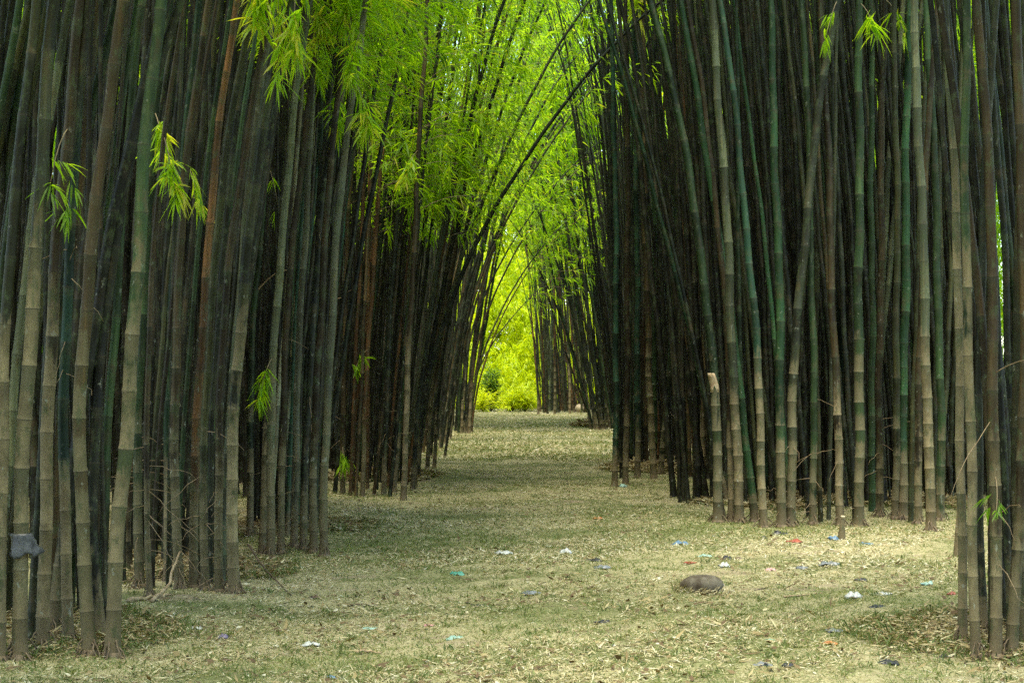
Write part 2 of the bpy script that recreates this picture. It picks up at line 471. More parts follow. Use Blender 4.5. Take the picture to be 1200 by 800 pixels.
CL['R3'] = dict(ph='the upright clump beside the path on the right', group='culms of the upright right clump', side=-1, fill=24, fx=(722, 832), fy=(540, 562), shift=(-8, 10), mid=0.4, w=(5, 7.5), crown=(8.6, 0.5, 0.26, True),
    cols=['dark', 'brown', 'green', 'rust'])
CL['R4'] = dict(ph='the far right clump leaning over the path', group='culms of the far leaning right clump', side=-1, fill=14, fx=(694, 722), fy=(496, 504), shift=(-62, 26), mid=0.28, w=(2.6, 3.8), crown=(5.0, 0.8, 0.28, True),
    cols=['dark', 'green', 'brown'])
CL['R5'] = dict(ph='the last right clump by the bright opening', group='culms of the last right clump', side=-1, fill=24, fx=(630, 688), fy=(481, 486), shift=(-12, 10), mid=0.4, w=(2.6, 3.8), crown=(8.0, 0.8, 0.3, True),
    cols=['brown', 'grey', 'rust', 'brown', 'olive'])

# base mounds under the clumps
for kx, (x0, x1), yb, hh in (('L1', (-60, 120), 745, .05), ('L2', (150, 270), 665, .06), ('L3', (300, 370), 620, .05), ('L4', (400, 480), 560, .06),
                             ('R1', (1140, 1230), 745, .05), ('R2', (850, 960), 590, .06), ('R2', (980, 1110), 590, .06), ('R3', (730, 820), 552, .08), ('R4', (695, 720), 500, .08)):
    xa, ya = gpt((x0+x1)/2, yb)
    CLUMP_CENTRES.append((xa, ya, max(0.8, (x1-x0)*ya/F_PX*0.6), hh))

# hand-placed culms: clump, base x, base y, x at row 400, x at row 0, width px, colour, pale height m, what it looks like
MAIN = [
 ('L1', 2, 776, 8, 40, 14, 'olive', 2.0, 'olive culm cut by the left frame edge'),
 ('L1', 25, 774, 35, 63, 17.5, 'grey', 2.6, 'thick pale culm with a grey bag tied on'),
 ('L1', 52, 766, 61, 92, 15.5, 'brown', 2.1, 'pale culm with dark patches beside the bagged one'),
 ('L1', 82, 758, 80, 103, 13, 'teal', 1.2, 'slim dark culm with a leafy twig'),
 ('L1', 107, 770, 101, 150, 16, 'brown', 1.9, 'beige-footed culm left of the outermost one'),
 ('L1', 133, 771, 154, 188, 17.5, 'green', 2.25, 'thick beige outermost culm leaning over the path'),
 ('L1', 120, 752, 119, 214, 14, 'dark', 0.5, 'dark culm leaning strongly right'),
 ('L1', 64, 752, 110, 196, 15, 'dark', 0.4, 'near-black culm slanting behind the beige ones'),
 ('L2', 165, 690, 164, 196, 11, 'green', 1.2, 'mossy green culm next to the nearest left clump'),
 ('L2', 177, 702, 174, 214, 7, 'brown', 0.9, 'thin brown culm at the clump foot'),
 ('L2', 198, 682, 201, 236, 10, 'jade', 1.0, 'green-banded culm left of the rooted one'),
 ('L2', 212, 692, 207, 246, 11, 'brown', 1.5, 'brown culm with splayed roots and fallen branch'),
 ('L2', 228, 690, 237, 279, 10.5, 'rust', 1.1, 'rusty culm rising through the clump'),
 ('L2', 242, 694, 246, 300, 9.5, 'olive', 1.0, 'olive culm right of the rusty one'),
 ('L2', 258, 696, 262, 318, 10, 'brown', 1.2, 'culm just left of the thick corner culm'),
 ('L2', 276, 698, 281, 345, 13.5, 'olive', 1.9, 'thick pale corner culm of the clump'),
 ('L2', 268, 676, 275, 329, 9, 'grey', 1.6, 'culm with the red and white strip'),
 ('L3', 294, 630, 297, 340, 8, 'green', 1.0, 'green culm at the left side of the clump'),
 ('L3', 308, 646, 320, 356, 9, 'olive', 1.6, 'pale culm leaning behind the tallest beige one'),
 ('L3', 318, 651, 322, 362, 10, 'grey', 2.0, 'beige culm with a leafy spray'),
 ('L3', 330, 645, 336, 380, 8.5, 'brown', 1.4, 'beige-brown slim culm right of the leafy one'),
 ('L3', 345, 640, 351, 373, 8.5, 'silver', 0.7, 'grey-green culm rising straight to the leaves'),
 ('L3', 356, 642, 365, 408, 9, 'dark', 0.5, 'dark culm in the middle of a tight trio'),
 ('L3', 368, 646, 374, 412, 9, 'brown', 0.9, 'brown mottled culm of the tight trio'),
 ('L3', 380, 651, 387, 428, 9.5, 'silver', 1.5, 'pale grey culm at the path edge'),
 ('L4', 473, 586, 480, 500, 7, 'brown', 2.2, 'brown culm with pale foot at the path edge'),
 ('L4', 425, 580, 432, 468, 5.5, 'rust', 1.2, 'rusty culm in the left half of the clump'),
 ('L4', 450, 578, 456, 486, 6, 'dark', 0.7, 'dark culm left of the pale-footed one'),
 ('L4', 484, 572, 500, 592, 6, 'dark', 0.5, 'dark culm bending over the path'),
 ('L4', 488, 562, 508, 618, 6, 'dark', 0.5, 'black culm arching high across the path'),
 ('L4', 462, 574, 476, 520, 6, 'green', 0.8, 'green culm behind the pale-footed one'),
 ('L4', 402, 578, 404, 425, 6, 'brown', 0.8, 'brown culm above the sprouting leaves'),
 ('L5', 501, 556, 512, 600, 5, 'brown', 1.6, 'brown culm with beige foot'),
 ('L5', 509, 548, 522, 640, 4.6, 'dark', 0.8, 'dark culm arching right'),
 ('L5', 521, 521, 534, 645, 4.4, 'brown', 1.2, 'slim culm nearest the path'),
 ('L5', 527, 516, 540, 690, 4.0, 'dark', 0.8, 'thin black culm bowing far over the path'),
 ('L6', 541, 508, 549, 640, 3.6, 'grey', 1.6, 'grey culm with a light foot'),
 ('L6', 550, 508, 557, 660, 3.6, 'brown', 1.2, 'culm on the path side'),
 ('L6', 546, 506, 556, 700, 3.0, 'dark', 0.6, 'thin culm crossing the bright opening'),
 ('R1', 1126, 756, 1126, 1114, 11, 'grey', 3.1, 'grey-beige culm nearest the path'),
 ('R1', 1142, 769, 1134, 1134, 12, 'green', 2.4, 'culm with pale middle and dark nodes'),
 ('R1', 1152, 748, 1148, 1172, 10, 'dark', 0.4, 'dark green culm behind the front pair'),
 ('R1', 1165, 769, 1166, 1152, 14, 'brown', 1.0, 'thick dark brown culm with a leaf tuft'),
 ('R1', 1183, 768, 1198, 1188, 14, 'brown', 0.9, 'dark culm leaning right at its foot'),
 ('R1', 1196, 762, 1194, 1210, 12, 'olive', 0.9, 'culm cut by the right frame edge'),
 ('R2', 841, 613, 832, 762, 11, 'green', 1.75, 'beige culm with a loose sheath leaning over the path'),
 ('R2', 856, 611, 852, 806, 7.5, 'brown', 1.0, 'slim brown culm beside the sheathed beige one'),
 ('R2', 866, 612, 858, 835, 11, 'grey', 1.8, 'grey banded culm'),
 ('R2', 884, 610, 860, 796, 9.5, 'jade', 0.3, 'bright green culm slanting left'),
 ('R2', 894, 616, 886, 846, 9.5, 'teal', 1.9, 'blue-green culm with a cream foot'),
 ('R2', 915, 614, 914, 904, 11, 'jade', 1.5, 'left culm of the crossing cream-footed pair'),
 ('R2', 926, 613, 933, 982, 11, 'grey', 2.0, 'right culm of the crossing pair leaning right'),
 ('R2', 952, 612, 952, 940, 8.5, 'green', 0.7, 'dark green culm right of the crossing pair'),
 ('R2', 984, 612, 978, 965, 9.5, 'brown', 1.5, 'brown banded culm behind the stump'),
 ('R2', 1006, 612, 1007, 1010, 11.5, 'green', 2.2, 'straight culm banded cream and green'),
 ('R2', 1030, 604, 1032, 1040, 9, 'brown', 0.6, 'dark brown upright culm'),
 ('R2', 1048, 606, 1050, 1046, 8.5, 'olive', 1.1, 'olive culm left of the green one'),
 ('R2', 1057, 606, 1060, 1068, 11, 'jade', 0.8, 'green thick culm in the right half'),
 ('R2', 1075, 612, 1078, 1098, 9, 'brown', 1.2, 'brown culm left of the brightest one'),
 ('R2', 1090, 621, 1084, 1070, 11.5, 'grey', 2.25, 'brightest cream culm at the right end'),
 ('R2', 1101, 612, 1100, 1085, 9.5, 'green', 0.6, 'dark culm behind the brightest one'),
 ('R3', 720, 571, 722, 715, 7.0, 'teal', 0.5, 'dark straight culm at the path edge'),
 ('R3', 733, 566, 735, 733, 7.0, 'brown', 1.0, 'brown culm second from the path'),
 ('R3', 747, 560, 747, 744, 7.0, 'teal', 0.9, 'blue-green banded culm'),
 ('R3', 766, 561, 760, 756, 8.0, 'brown', 2.0, 'beige-footed culm'),
 ('R3', 774, 556, 786, 798, 6.5, 'green', 0.9, 'culm slanting right behind the beige-footed one'),
 ('R3', 799, 558, 800, 790, 7.0, 'rust', 2.4, 'orange-brown culm'),
 ('R3', 822, 574, 826, 800, 7.0, 'brown', 1.2, 'brown culm near the broad clump'),
 ('R4', 694, 503, 678, 612, 3.4, 'grey', 1.6, 'light slim culm leaning left'),
 ('R4', 700, 505, 684, 630, 4.0, 'dark', 0.6, 'dark culm leaning over the far path'),
 ('R4', 706, 504, 693, 640, 4.6, 'dark', 0.5, 'thickest black culm'),
 ('R4', 714, 502, 708, 662, 3.6, 'brown', 1.0, 'brown culm on the outer side'),
 ('R5', 631, 486, 629, 612, 2.8, 'dark', 0.6, 'dark culm at the edge of the opening'),
 ('R5', 650, 486, 650, 640, 2.8, 'rust', 2.0, 'rusty culm in the middle'),
 ('R5', 668, 486, 666, 650, 2.8, 'grey', 2.4, 'light culm near the log'),
]
SHORT = {'L1': 'in the nearest left clump', 'L2': 'in the second left clump', 'L3': 'in the third left clump', 'L4': 'in the dark fourth left clump', 'L5': 'in the fifth left clump',
         'L6': 'in the farthest left clump', 'R1': 'in the nearest right clump', 'R2': 'in the broad right clump', 'R3': 'in the upright right clump', 'R4': 'in the far leaning right clump', 'R5': 'in the last right clump'}
main_roots = {}
for c, bx, by, mx, tx, w, colr, pale, lab in MAIN:
    d = CL[c]
    root, s, pts = culm(bx, by, mx, tx, w, colr, pale, f"{lab} {SHORT[c]}", d['group'], d['side'], crown=d['crown'], k=d.get('k', 0.07))
    main_roots[(c, bx)] = (root, s, pts)

# thin culms bowing across the far path: clump, base, mid point, end point, width, colour, label
ARCH = [
 ('L4', 486, 568, 552, 300, 704, 70, 6.0, 'dark', 'thick black culm sweeping across the path'),
 ('L4', 490, 560, 545, 300, 655, 60, 5.0, 'grey', 'grey culm bending right below the thick black sweep'),
 ('L5', 522, 516, 580, 290, 668, 140, 3.4, 'brown', 'brown culm curving right under the canopy edge'),
 ('L5', 524, 514, 572, 300, 700, 75, 4.2, 'dark', 'strongest black culm bowing across the tunnel to the right'),
 ('L5', 516, 524, 560, 300, 640, 120, 4.0, 'dark', 'black culm curving up into the canopy beside the strongest bow'),
 ('L5', 528, 512, 566, 330, 628, 190, 3.0, 'brown', 'slim brown culm curving into the tunnel mouth'),
 ('L6', 551, 507, 576, 390, 628, 300, 2.6, 'olive', 'low olive culm bowing across the bright opening'),
 ('L6', 553, 506, 570, 420, 612, 330, 2.2, 'rust', 'lowest rusty culm bowing into the bright opening'),
 ('L6', 549, 507, 574, 360, 645, 235, 2.6, 'brown', 'brown culm bowing across above the opening'),
 ('L6', 545, 508, 572, 340, 668, 200, 2.6, 'dark', 'dark culm sweeping widely over the opening'),
 ('L6', 547, 506, 580, 400, 656, 318, 1.9, 'olive', 'hair-thin olive culm sweeping low to the right'),
 ('R4', 697, 504, 672, 370, 622, 230, 3.2, 'dark', 'dark culm curving left into the tunnel mouth'),
 ('R4', 703, 503, 684, 370, 640, 230, 3.0, 'brown', 'brown culm curving left beside the dark one'),
 ('R4', 716, 500, 706, 320, 632, 205, 3.4, 'silver', 'pale culm lying diagonally across the green gap'),
 ('R4', 709, 503, 690, 340, 610, 160, 2.8, 'olive', 'olive culm crossing the arch to the left'),
 ('R4', 692, 503, 664, 390, 618, 290, 2.6, 'dark', 'short-bowed dark culm nearest the opening'),
]
for c, bx, by, mx, my, tx, ty, w, colr, lab in ARCH:
    d = CL[c]
    sc = (by-HOR)/CAM_H; hv = CAM_H+(HOR-ty)/sc
    root, s, pts = culm(bx, by, mx, tx, w, colr, 0.5, f"{lab} {SHORT[c]}", d['group'], d['side'], crown=(hv*0.75, 0.6, 0.28, True), k=0.10, midy=my, visible_top=ty, length=hv*1.9)
    main_roots[(c, bx, 'arch')] = (root, s, pts)

# ------ the other culms of each clump
used_labels = {}
for c, d in CL.items():
    mains = [m for m in MAIN if m[0] == c]
    taken = [(m[1], m[2]) for m in mains]
    nfill = d['fill']; n = 0; tries = 0
    while n < nfill and tries < 4000:
        tries += 1
        by = rng.uniform(*d['fy']); bx = rng.uniform(*d['fx'])
        sc = (by-HOR)/CAM_H
        if any(abs(bx-q)*1.0 < 0.07*sc and abs(by-r) < 5 for q, r in taken): continue
        taken.append((bx, by)); n += 1
        sh = rng.normal(*d['shift'])
        if c == 'R2': sh = rng.normal(-70+(bx-838)*0.30, 42)
        if c == 'L4': sh = rng.normal(38+max(0, bx-440)*1.5, 18)
        mid = rng.normal(d['mid'], 0.06)
        colr = d['cols'][rng.integers(len(d['cols']))]
        w = rng.uniform(*d['w'])*rng.uniform(0.6, 0.92)
        # label from the nearest described culm
        order = sorted(mains, key=lambda m: abs(m[1]-bx)+0.5*abs(m[2]-by))
        dw = d['w']; thick = 'slim' if w < 0.76*(dw[0]+dw[1])/2 else 'thicker'
        lean = 'slanting ' if abs(sh) > abs(d['shift'][0])+d['shift'][1]*0.6 else ''
        for q in order:
            front = by > q[2]+2
            if abs(bx-q[1]) <= 3: rel = 'in front of' if front else 'straight behind'
            else: rel = ('just ' if front else 'behind and ')+('left of' if bx < q[1] else 'right of')
            phrase = q[8].replace(' culm', ' one', 1)
            phrase = 'one'+phrase[4:] if phrase.startswith('culm') else phrase
            words = f"{thick} {lean}{WORD[colr]} culm {rel} the {phrase}"
            if len(words.split()) > 16: words = words.replace(lean, '', 1) if lean else words
            if len(words.split()) <= 11: words += ' '+SHORT[c]
            if len(words.split()) > 16 or words in used_labels: continue
            break
        else:
            words = f"{thick} {WORD[colr]} culm among the stems {SHORT[c]}"
        used_labels[words] = 1
        culm(bx, by, bx+sh*mid, bx+sh, w, colr, rng.uniform(-1.3, 0.45), words, d['group'], d['side'], crown=d['crown'], k=d.get('k', 0.07))
print('culms', COUNT[0])

# leafy sprays hanging low, the photo's bright tufts
def spray_at(key, px, py, n, L=0.17, lcm=0.75, spread=0.5, dy=-0.25, hang=0.5):
    root, s, pts = main_roots[key]
    Y = root.location.y+dy
    x = (px-600)*Y/F_PX; z = CAM_H+(HOR-py)*Y/F_PX
    tip = np.array([x, Y, z])-np.array(root.location)
    zz = min(max(tip[2]+hang, 0.2), pts[-1][2])
    i = int(np.argmin(np.abs(pts[:, 2]-zz)))
    st = pts[i]
    t = np.linspace(0, 1, 6)[:, None]
    mid = (st+tip)/2+np.array([0, dy*0.3, 0.25*hang])
    P = (1-t)**2*st+2*t*(1-t)*mid+t*t*tip
    hanging_spray(root, P, n, L, lcm)

spray_at(('L2', 165), 196, 195, 14, 0.19, 0.8)
spray_at(('L2', 177), 207, 235, 14, 0.18, 0.8)
spray_at(('L2', 198), 236, 250, 6, 0.19, 0.8)
spray_at(('L2', 242), 300, 30, 14, 0.22, 0.8)
spray_at(('L2', 276), 345, 60, 14, 0.22, 0.75)
spray_at(('L2', 258), 325, 20, 10, 0.22, 0.8)
spray_at(('L3', 330), 372, 45, 22, 0.19, 0.75)
spray_at(('L3', 345), 372, 95, 18, 0.19, 0.7)
spray_at(('L3', 380), 408, 90, 22, 0.19, 0.75)
spray_at(('L3', 380), 432, 150, 18, 0.19, 0.75)
spray_at(('L3', 368), 402, 30, 22, 0.19, 0.7)
spray_at(('L3', 356), 395, 150, 15, 0.19, 0.6)
spray_at(('L2', 276), 322, 90, 9, 0.2, 0.75)
spray_at(('L4', 473), 470, 215, 20, 0.21, 0.75)
spray_at(('L4', 450), 440, 180, 20, 0.21, 0.75)
spray_at(('L4', 484), 505, 250, 20, 0.21, 0.7)
spray_at(('L4', 484), 545, 205, 20, 0.21, 0.8)
spray_at(('L4', 488), 560, 150, 22, 0.21, 0.85)
spray_at(('L3', 318), 303, 475, 12, 0.16, 0.45)
spray_at(('L3', 294), 326, 245, 3, 0.16, 0.7)
spray_at(('L1', 82), 78, 250, 6, 0.13, 0.35)
spray_at(('L1', 52), 55, 235, 6, 0.13, 0.3)
spray_at(('L4', 402), 404, 548, 9, 0.22, 0.35, hang=0.3)
spray_at(('L4', 425), 415, 435, 4, 0.22, 0.4, hang=0.3)
spray_at(('R1', 1165), 1166, 605, 4, 0.09, 0.05, hang=0.2)
spray_at(('R2', 1006), 1030, 45, 6, 0.25, 0.6)
spray_at(('R2', 1030), 1062, 40, 6, 0.25, 0.6)
spray_at(('R2', 926), 968, 48, 4, 0.2, 0.5)
spray_at(('R3', 747), 748, 18, 6, 0.35, 0.85)

def dead_twigs(key, n, h0, h1):
    root, s, pts = main_roots[key]
    g = Geo()
    for _ in range(n):
        h = rng.uniform(h0, h1); c = np.array([np.interp(h, pts[:, 2], pts[:, j]) for j in range(3)])
        a = rng.uniform(0, 6.28); L = rng.uniform(0.2, 0.5)
        d = np.array([math.cos(a), -abs(math.sin(a)), rng.uniform(-0.7, 0.7)]); t = np.linspace(0, 1, 7)[:, None]
        p = c+d*L*t+np.array([0, 0, -0.3])*L*t*t+rng.normal(0, 0.012, (7, 3))*t
        g.tube(p, np.linspace(0.0035, 0.0012, 7), 4, 0)
    lo = float(h0); zz = np.linspace(lo, h1, 8)
    g.tube(np.stack([np.interp(zz, pts[:, 2], pts[:, j]) for j in range(3)], 1)+np.array([0.0, 0.01, 0]), 0.006, 4, 0)
    g.build('dead_twigs', [M_STRAW0], root)
M_STRAW0 = plain_material('dead_twig', (0.13, 0.09, 0.045), (0.24, 0.175, 0.095), 14)
for key, n, h0, h1 in ((('L2', 165), 7, 0.05, 1.0), (('L2', 177), 8, 0.05, 1.2), (('L2', 198), 8, 0.05, 1.2), (('L2', 212), 9, 0.03, 0.8), (('L2', 242), 8, 0.1, 1.3), (('L2', 258), 6, 0.05, 0.8), (('L1', 82), 6, 0.1, 2.5),
                       (('R2', 926), 7, 0.1, 1.0), (('R2', 952), 6, 0.1, 1.2), (('R2', 984), 6, 0.1, 1.5), (('R2', 1030), 6, 0.1, 1.2), (('L3', 345), 6, 0.1, 1.0), (('L4', 450), 6, 0.1, 1.5), (('R3', 774), 6, 0.1, 1.2), (('R1', 1165), 5, 0.1, 2.0), (('L3', 356), 5, 0.3, 3.5), (('L4', 402), 6, 0.5, 3.5)):
    dead_twigs(key, n, h0, h1)

M_ROOT = plain_material('root', (0.06, 0.042, 0.022), (0.15, 0.11, 0.06), 16)
def roots(key, n):
    root, s, pts = main_roots[key]
    c = CULM_R[root.name]
    g = Geo()
    g.tube([(0, 0, -0.08), (0, 0, 0.0), (0, 0, 0.035)], [c*1.7, c*1.5, c*1.25], 11, 0)
    for _ in range(n):
        a = rng.uniform(0, 6.28); L = rng.uniform(1.6, 3.6)*c; h = rng.uniform(0.01, 0.12)
        t = np.linspace(0, 1, 6)[:, None]
        p = np.array([0, 0, h])+np.array([math.cos(a), math.sin(a), 0])*(c*0.8+L*t)+np.array([0, 0, -1.0])*(h+0.06)*t**1.6
        g.tube(p+rng.normal(0, 0.004, (6, 3)), np.linspace(0.16, 0.07, 6)*c, 5, 0)
    g.build('roots', [M_ROOT], root, True)
for m in MAIN:
    if m[0] in ('L1', 'L2', 'L3', 'R1', 'R2'): roots((m[0], m[1]), int(rng.integers(7, 15)))

# loose papery sheath on the beige leaning culm
def sheath(key, py, L=0.32):
    root, s, pts = main_roots[key]
    Y = root.location.y; z = CAM_H+(HOR-py)*Y/F_PX-root.location.z
    i = int(np.argmin(np.abs(pts[:, 2]-z))); c = pts[i]
    v, l = [], []
    na, nh = 9, 6
    for b in range(nh):
        f = b/(nh-1)
        for a in range(na):
            th = math.pi*(0.15+1.5*a/(na-1))
            r = 0.050+0.03*f**2+0.006*math.sin(a*2.1+b)
            wv = 1-0.55*f
            th = math.pi*0.9+(th-math.pi*0.9)*wv
            v.append((c[0]+r*math.cos(th), c[1]-r*math.sin(th)*0.9, c[2]+f*L))
    for b in range(nh-1):
        for a in range(na-1):
            l += [b*na+a, b*na+a+1, (b+1)*na+a+1, (b+1)*na+a]
    o = make_obj('culm_sheath', np.array(v), l, [4]*((nh-1)*(na-1)), [M_SHEATH], root, None, None, True)
    md = o.modifiers.new('thick', 'SOLIDIFY'); md.thickness = 0.004
M_SHEATH = plain_material('dry_sheath', (0.30, 0.20, 0.10), (0.45, 0.36, 0.22), 14)
sheath(('R2', 841), 462, 0.22)

# ------------------------------------------------------------------ thicket behind the clumps (mass)
def thicket(name, spots, label):
    V, Q, T, CD, n = [], [], [], [], 0
    for x, y, side, *rr in spots:
        r0 = rr[0] if rr else rng.uniform(0.028, 0.05)
        s, pts = culm_path(rng.normal(0.03*side, 0.05), 0.004*side, rng.normal(0, 0.02), 7.0, side, 0.05 if rr else 0.09, rng.uniform(10, 14), r0)
        v, q, t, cd = stem_mesh('stem', s, pts, r0, None, 6)
        v = v+np.array([x, y, float(gz(x, y))])
        V.append(v); Q.append(q+n); T.append(t); CD.append(cd); n += len(v)
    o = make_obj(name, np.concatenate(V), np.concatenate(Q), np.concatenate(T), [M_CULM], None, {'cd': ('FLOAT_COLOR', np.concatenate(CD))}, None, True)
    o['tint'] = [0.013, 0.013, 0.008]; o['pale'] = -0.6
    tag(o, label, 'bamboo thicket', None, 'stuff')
    return o

sp = []
while len(sp) < 1900:
    y = rng.uniform(14, 80); left = rng.random() < 0.5
    if left:
        lim = -3.3 if y < 30 else -2.9
        x = lim-8.2*rng.random()**1.5
        if y < 16.5 and x > -4.8: continue
        sp.append((x, y, 1))
    else:
        if y < 21.5: continue
        lim = 4.6 if y < 24 else (2.9 if y < 40 else 2.9+(y-40)*0.035)
        x = lim+9*rng.random()**1.5
        if 24 < y < 33 and 3.2 < x < 3.9 + (y-24)*0.2: continue
        sp.append((x, y, -1))
for _ in range(330):                          # dense stems right behind the front rows
    y = rng.uniform(21.6, 33); x = rng.uniform(2.3, 7.5)
    if y > 25.5 and x < 3.5 or (y < 23 and x > 4.9): continue
    sp.append((x, y, -1))
for _ in range(260):
    y = rng.uniform(14.6, 30); x = -rng.uniform(3.0, 7.5)
    if y < 17 and x > -3.9: continue
    sp.append((x, y, 1))
for x0, x1, y0, y1, n, sd in ((-60, 130, 715, 750, 22, 1), (145, 268, 625, 672, 60, 1), (294, 372, 592, 630, 50, 1), (394, 482, 530, 566, 90, 1), (497, 524, 508, 520, 30, 1), (528, 549, 498, 503, 24, 1),
                              (1142, 1240, 715, 745, 16, -1), (842, 1112, 566, 596, 130, -1), (724, 830, 530, 552, 80, -1), (700, 730, 493, 499, 40, -1), (634, 700, 479, 482, 90, -1)):
    for _ in range(n):                        # thin tangled stems packed inside the clumps
        x, y = gpt(rng.uniform(x0, x1), rng.uniform(y0, y1)); sp.append((x, y, sd, rng.uniform(0.015, 0.032)))
for _ in range(260):                          # the avenue behind the camera, unseen stems added to block low sky
    y = rng.uniform(-26, 9); sd = 1 if rng.random() < 0.5 else -1
    x = -sd*rng.uniform(3.2, 9) if y > -18 else rng.uniform(-9, 9)
    sp.append((x, y, sd))
thicket('bamboo_thicket', sp, 'dark mass of bamboo stems standing behind the clumps on both sides')

# ------------------------------------------------------------------ foliage masses
g = Geo()
def cloud(n, lo, hi, per=6, L=0.26, lcm=0.5, keep=None, simple=True, W=None, down=0.5):
    P = rng.uniform(lo, hi, (n, 3))
    if keep is not None: P = P[keep(P)]
    D = rng.normal(0, 1, P.shape); D[:, 2] -= down
    fans(g, P, D, per, L, (W or L*0.11), 0, simple, lcm)
clump_noise = lambda P, s, t: (np.sin(P[:, 0]*s+1.3*np.sin(P[:, 1]*s*0.7))+np.sin(P[:, 1]*s*0.8+P[:, 2]*s*1.1)+np.sin(P[:, 2]*s*0.9-P[:, 0]*s*0.6)) > t
# side curtains beyond the thicket
cloud(40000, (-16, 12, 0.2), (-10.5, 90, 14), L=0.36, W=0.05, keep=lambda P: clump_noise(P, 1.1, -0.9))
cloud(40000, (11.2, 14, 0.2), (17, 90, 14), L=0.36, W=0.05, keep=lambda P: clump_noise(P, 1.1, -0.9))
cloud(9000, (-10, -26, 3.5), (-3.4, 6, 12), L=0.34, W=0.045, keep=lambda P: clump_noise(P, 0.9, -0.4))  # unseen leaves added behind the camera on both sides, shading the culms from sky
cloud(9000, (3.4, -26, 3.5), (10, 6, 12), L=0.34, W=0.045, keep=lambda P: clump_noise(P, 0.9, -0.4))
cloud(9000, (-9, -30, 0.3), (9, -20, 12), L=0.34, W=0.045)  # unseen leaves closing the rear, added to block low sky
# crowns closing the view over the far path
cloud(9000, (-7, 52, 9.5), (9, 68, 17), L=0.45, W=0.06, keep=lambda P: clump_noise(P, 0.9, -0.6))
cloud(12000, (5, 26, 6), (15, 60, 16), L=0.36, W=0.05, keep=lambda P: clump_noise(P, 0.9, -0.5))
cloud(12000, (-15, 22, 6), (-5, 60, 16), L=0.36, W=0.05, keep=lambda P: clump_noise(P, 0.9, -0.5))
# unseen leaf roof added over the nearest clumps to shade the foreground edges
cloud(6000, (-6, 4, 4.6), (-0.9, 12.5, 8.5), L=0.26, W=0.03, keep=lambda P: clump_noise(P, 1.2, -0.3))
cloud(4500, (1.6, 5, 4.8), (6.5, 12, 8.5), L=0.26, W=0.03, keep=lambda P: clump_noise(P, 1.2, -0.3))
# high crowns of the thicket
cloud(24000, (-13, 4, 6.0), (-4.0, 82, 13.5), L=0.32, W=0.04, keep=lambda P: clump_noise(P, 0.9, -0.2))
cloud(24000, (4.4, 4, 7.0), (14, 82, 13.5), L=0.32, W=0.04, keep=lambda P: clump_noise(P, 0.9, -0.2))
o = g.build('bamboo_foliage', [M_LEAF, M_TWIG]); tag(o, 'green bamboo leaves showing in gaps between the culms on both sides', 'foliage', None, 'stuff')
g = Geo()
# growth closing the far end of the avenue, sunlight put into its leaf colour
wall = lambda P: (P[:, 1] > 85+0.95*np.abs(P[:, 2]-0.5)+1.0*np.sin(P[:, 0]*1.1)*np.sin(P[:, 2]*0.9)+0.6*np.sin(P[:, 0]*2.7+P[:, 2]*2.1)) & (clump_noise(P, 1.3, -1.1))
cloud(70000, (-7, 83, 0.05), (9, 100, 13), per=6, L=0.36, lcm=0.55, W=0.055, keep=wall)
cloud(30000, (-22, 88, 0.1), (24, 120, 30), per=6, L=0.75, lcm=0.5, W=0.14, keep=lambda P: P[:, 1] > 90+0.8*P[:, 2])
o = g.build('foliage_painted_sunlit', [M_FARLEAF, M_TWIG]); tag(o, 'bright yellow-green bamboo foliage coloured to look sunlit closing the far end of the avenue', 'foliage', None, 'stuff')

# shrubs at the end of the path
def shrub(px, py, w, h, label, lcm, n=700):
    X, Y = gpt(px, py)
    root = empty('shrub', (X, Y, float(gz(X, Y))))
    tag(root, label, 'shrub', 'shrubs at the end of the path')
    gg = Geo()
    for i in range(9):
        a = rng.uniform(0, 6.28); rr = rng.uniform(0.1, 0.45)*w
        t = np.linspace(0, 1, 5)[:, None]
        gg.tube(np.array([0, 0, -0.05])+t*np.array([rr*math.cos(a), rr*math.sin(a), h*rng.uniform(0.5, 0.9)]), np.linspace(0.025, 0.006, 5), 5, 0)
    gg.build('branches', [M_TWIG], root)
    gg = Geo()
    u = unit(rng.normal(0, 1, (n, 3))); rad = rng.uniform(0.15, 1.15, (n, 1))**0.8
    P = u*rad*np.array([w/2, w/2, h/2])*(1+0.45*np.sin(u[:, :1]*5+u[:, 2:]*4)*np.sin(u[:, 1:2]*4+1))+np.array([0, 0, h*0.52])
    P[:, 2] = np.maximum(P[:, 2], 0.08)
    fans(gg, P, u*0.6+np.array([0, 0, 0.7]), 5, 0.42, 0.055, 0, True, lcm)
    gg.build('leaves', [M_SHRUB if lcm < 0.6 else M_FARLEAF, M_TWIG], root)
shrub(576, 482, 1.0, 2.1, 'dark green shrub in the bright opening left of centre', 0.35, 170)
shrub(600, 482.5, 1.2, 1.0, 'low bright shrub at the foot of the bright opening', 0.55+0.1, 110)
shrub(616, 482.5, 1.0, 1.2, 'bushy light shrub next to the right clump in the opening', 0.7, 120)
shrub(566, 483.5, 1.2, 1.1, 'small yellowish shrub at the left side of the opening', 0.75, 110)

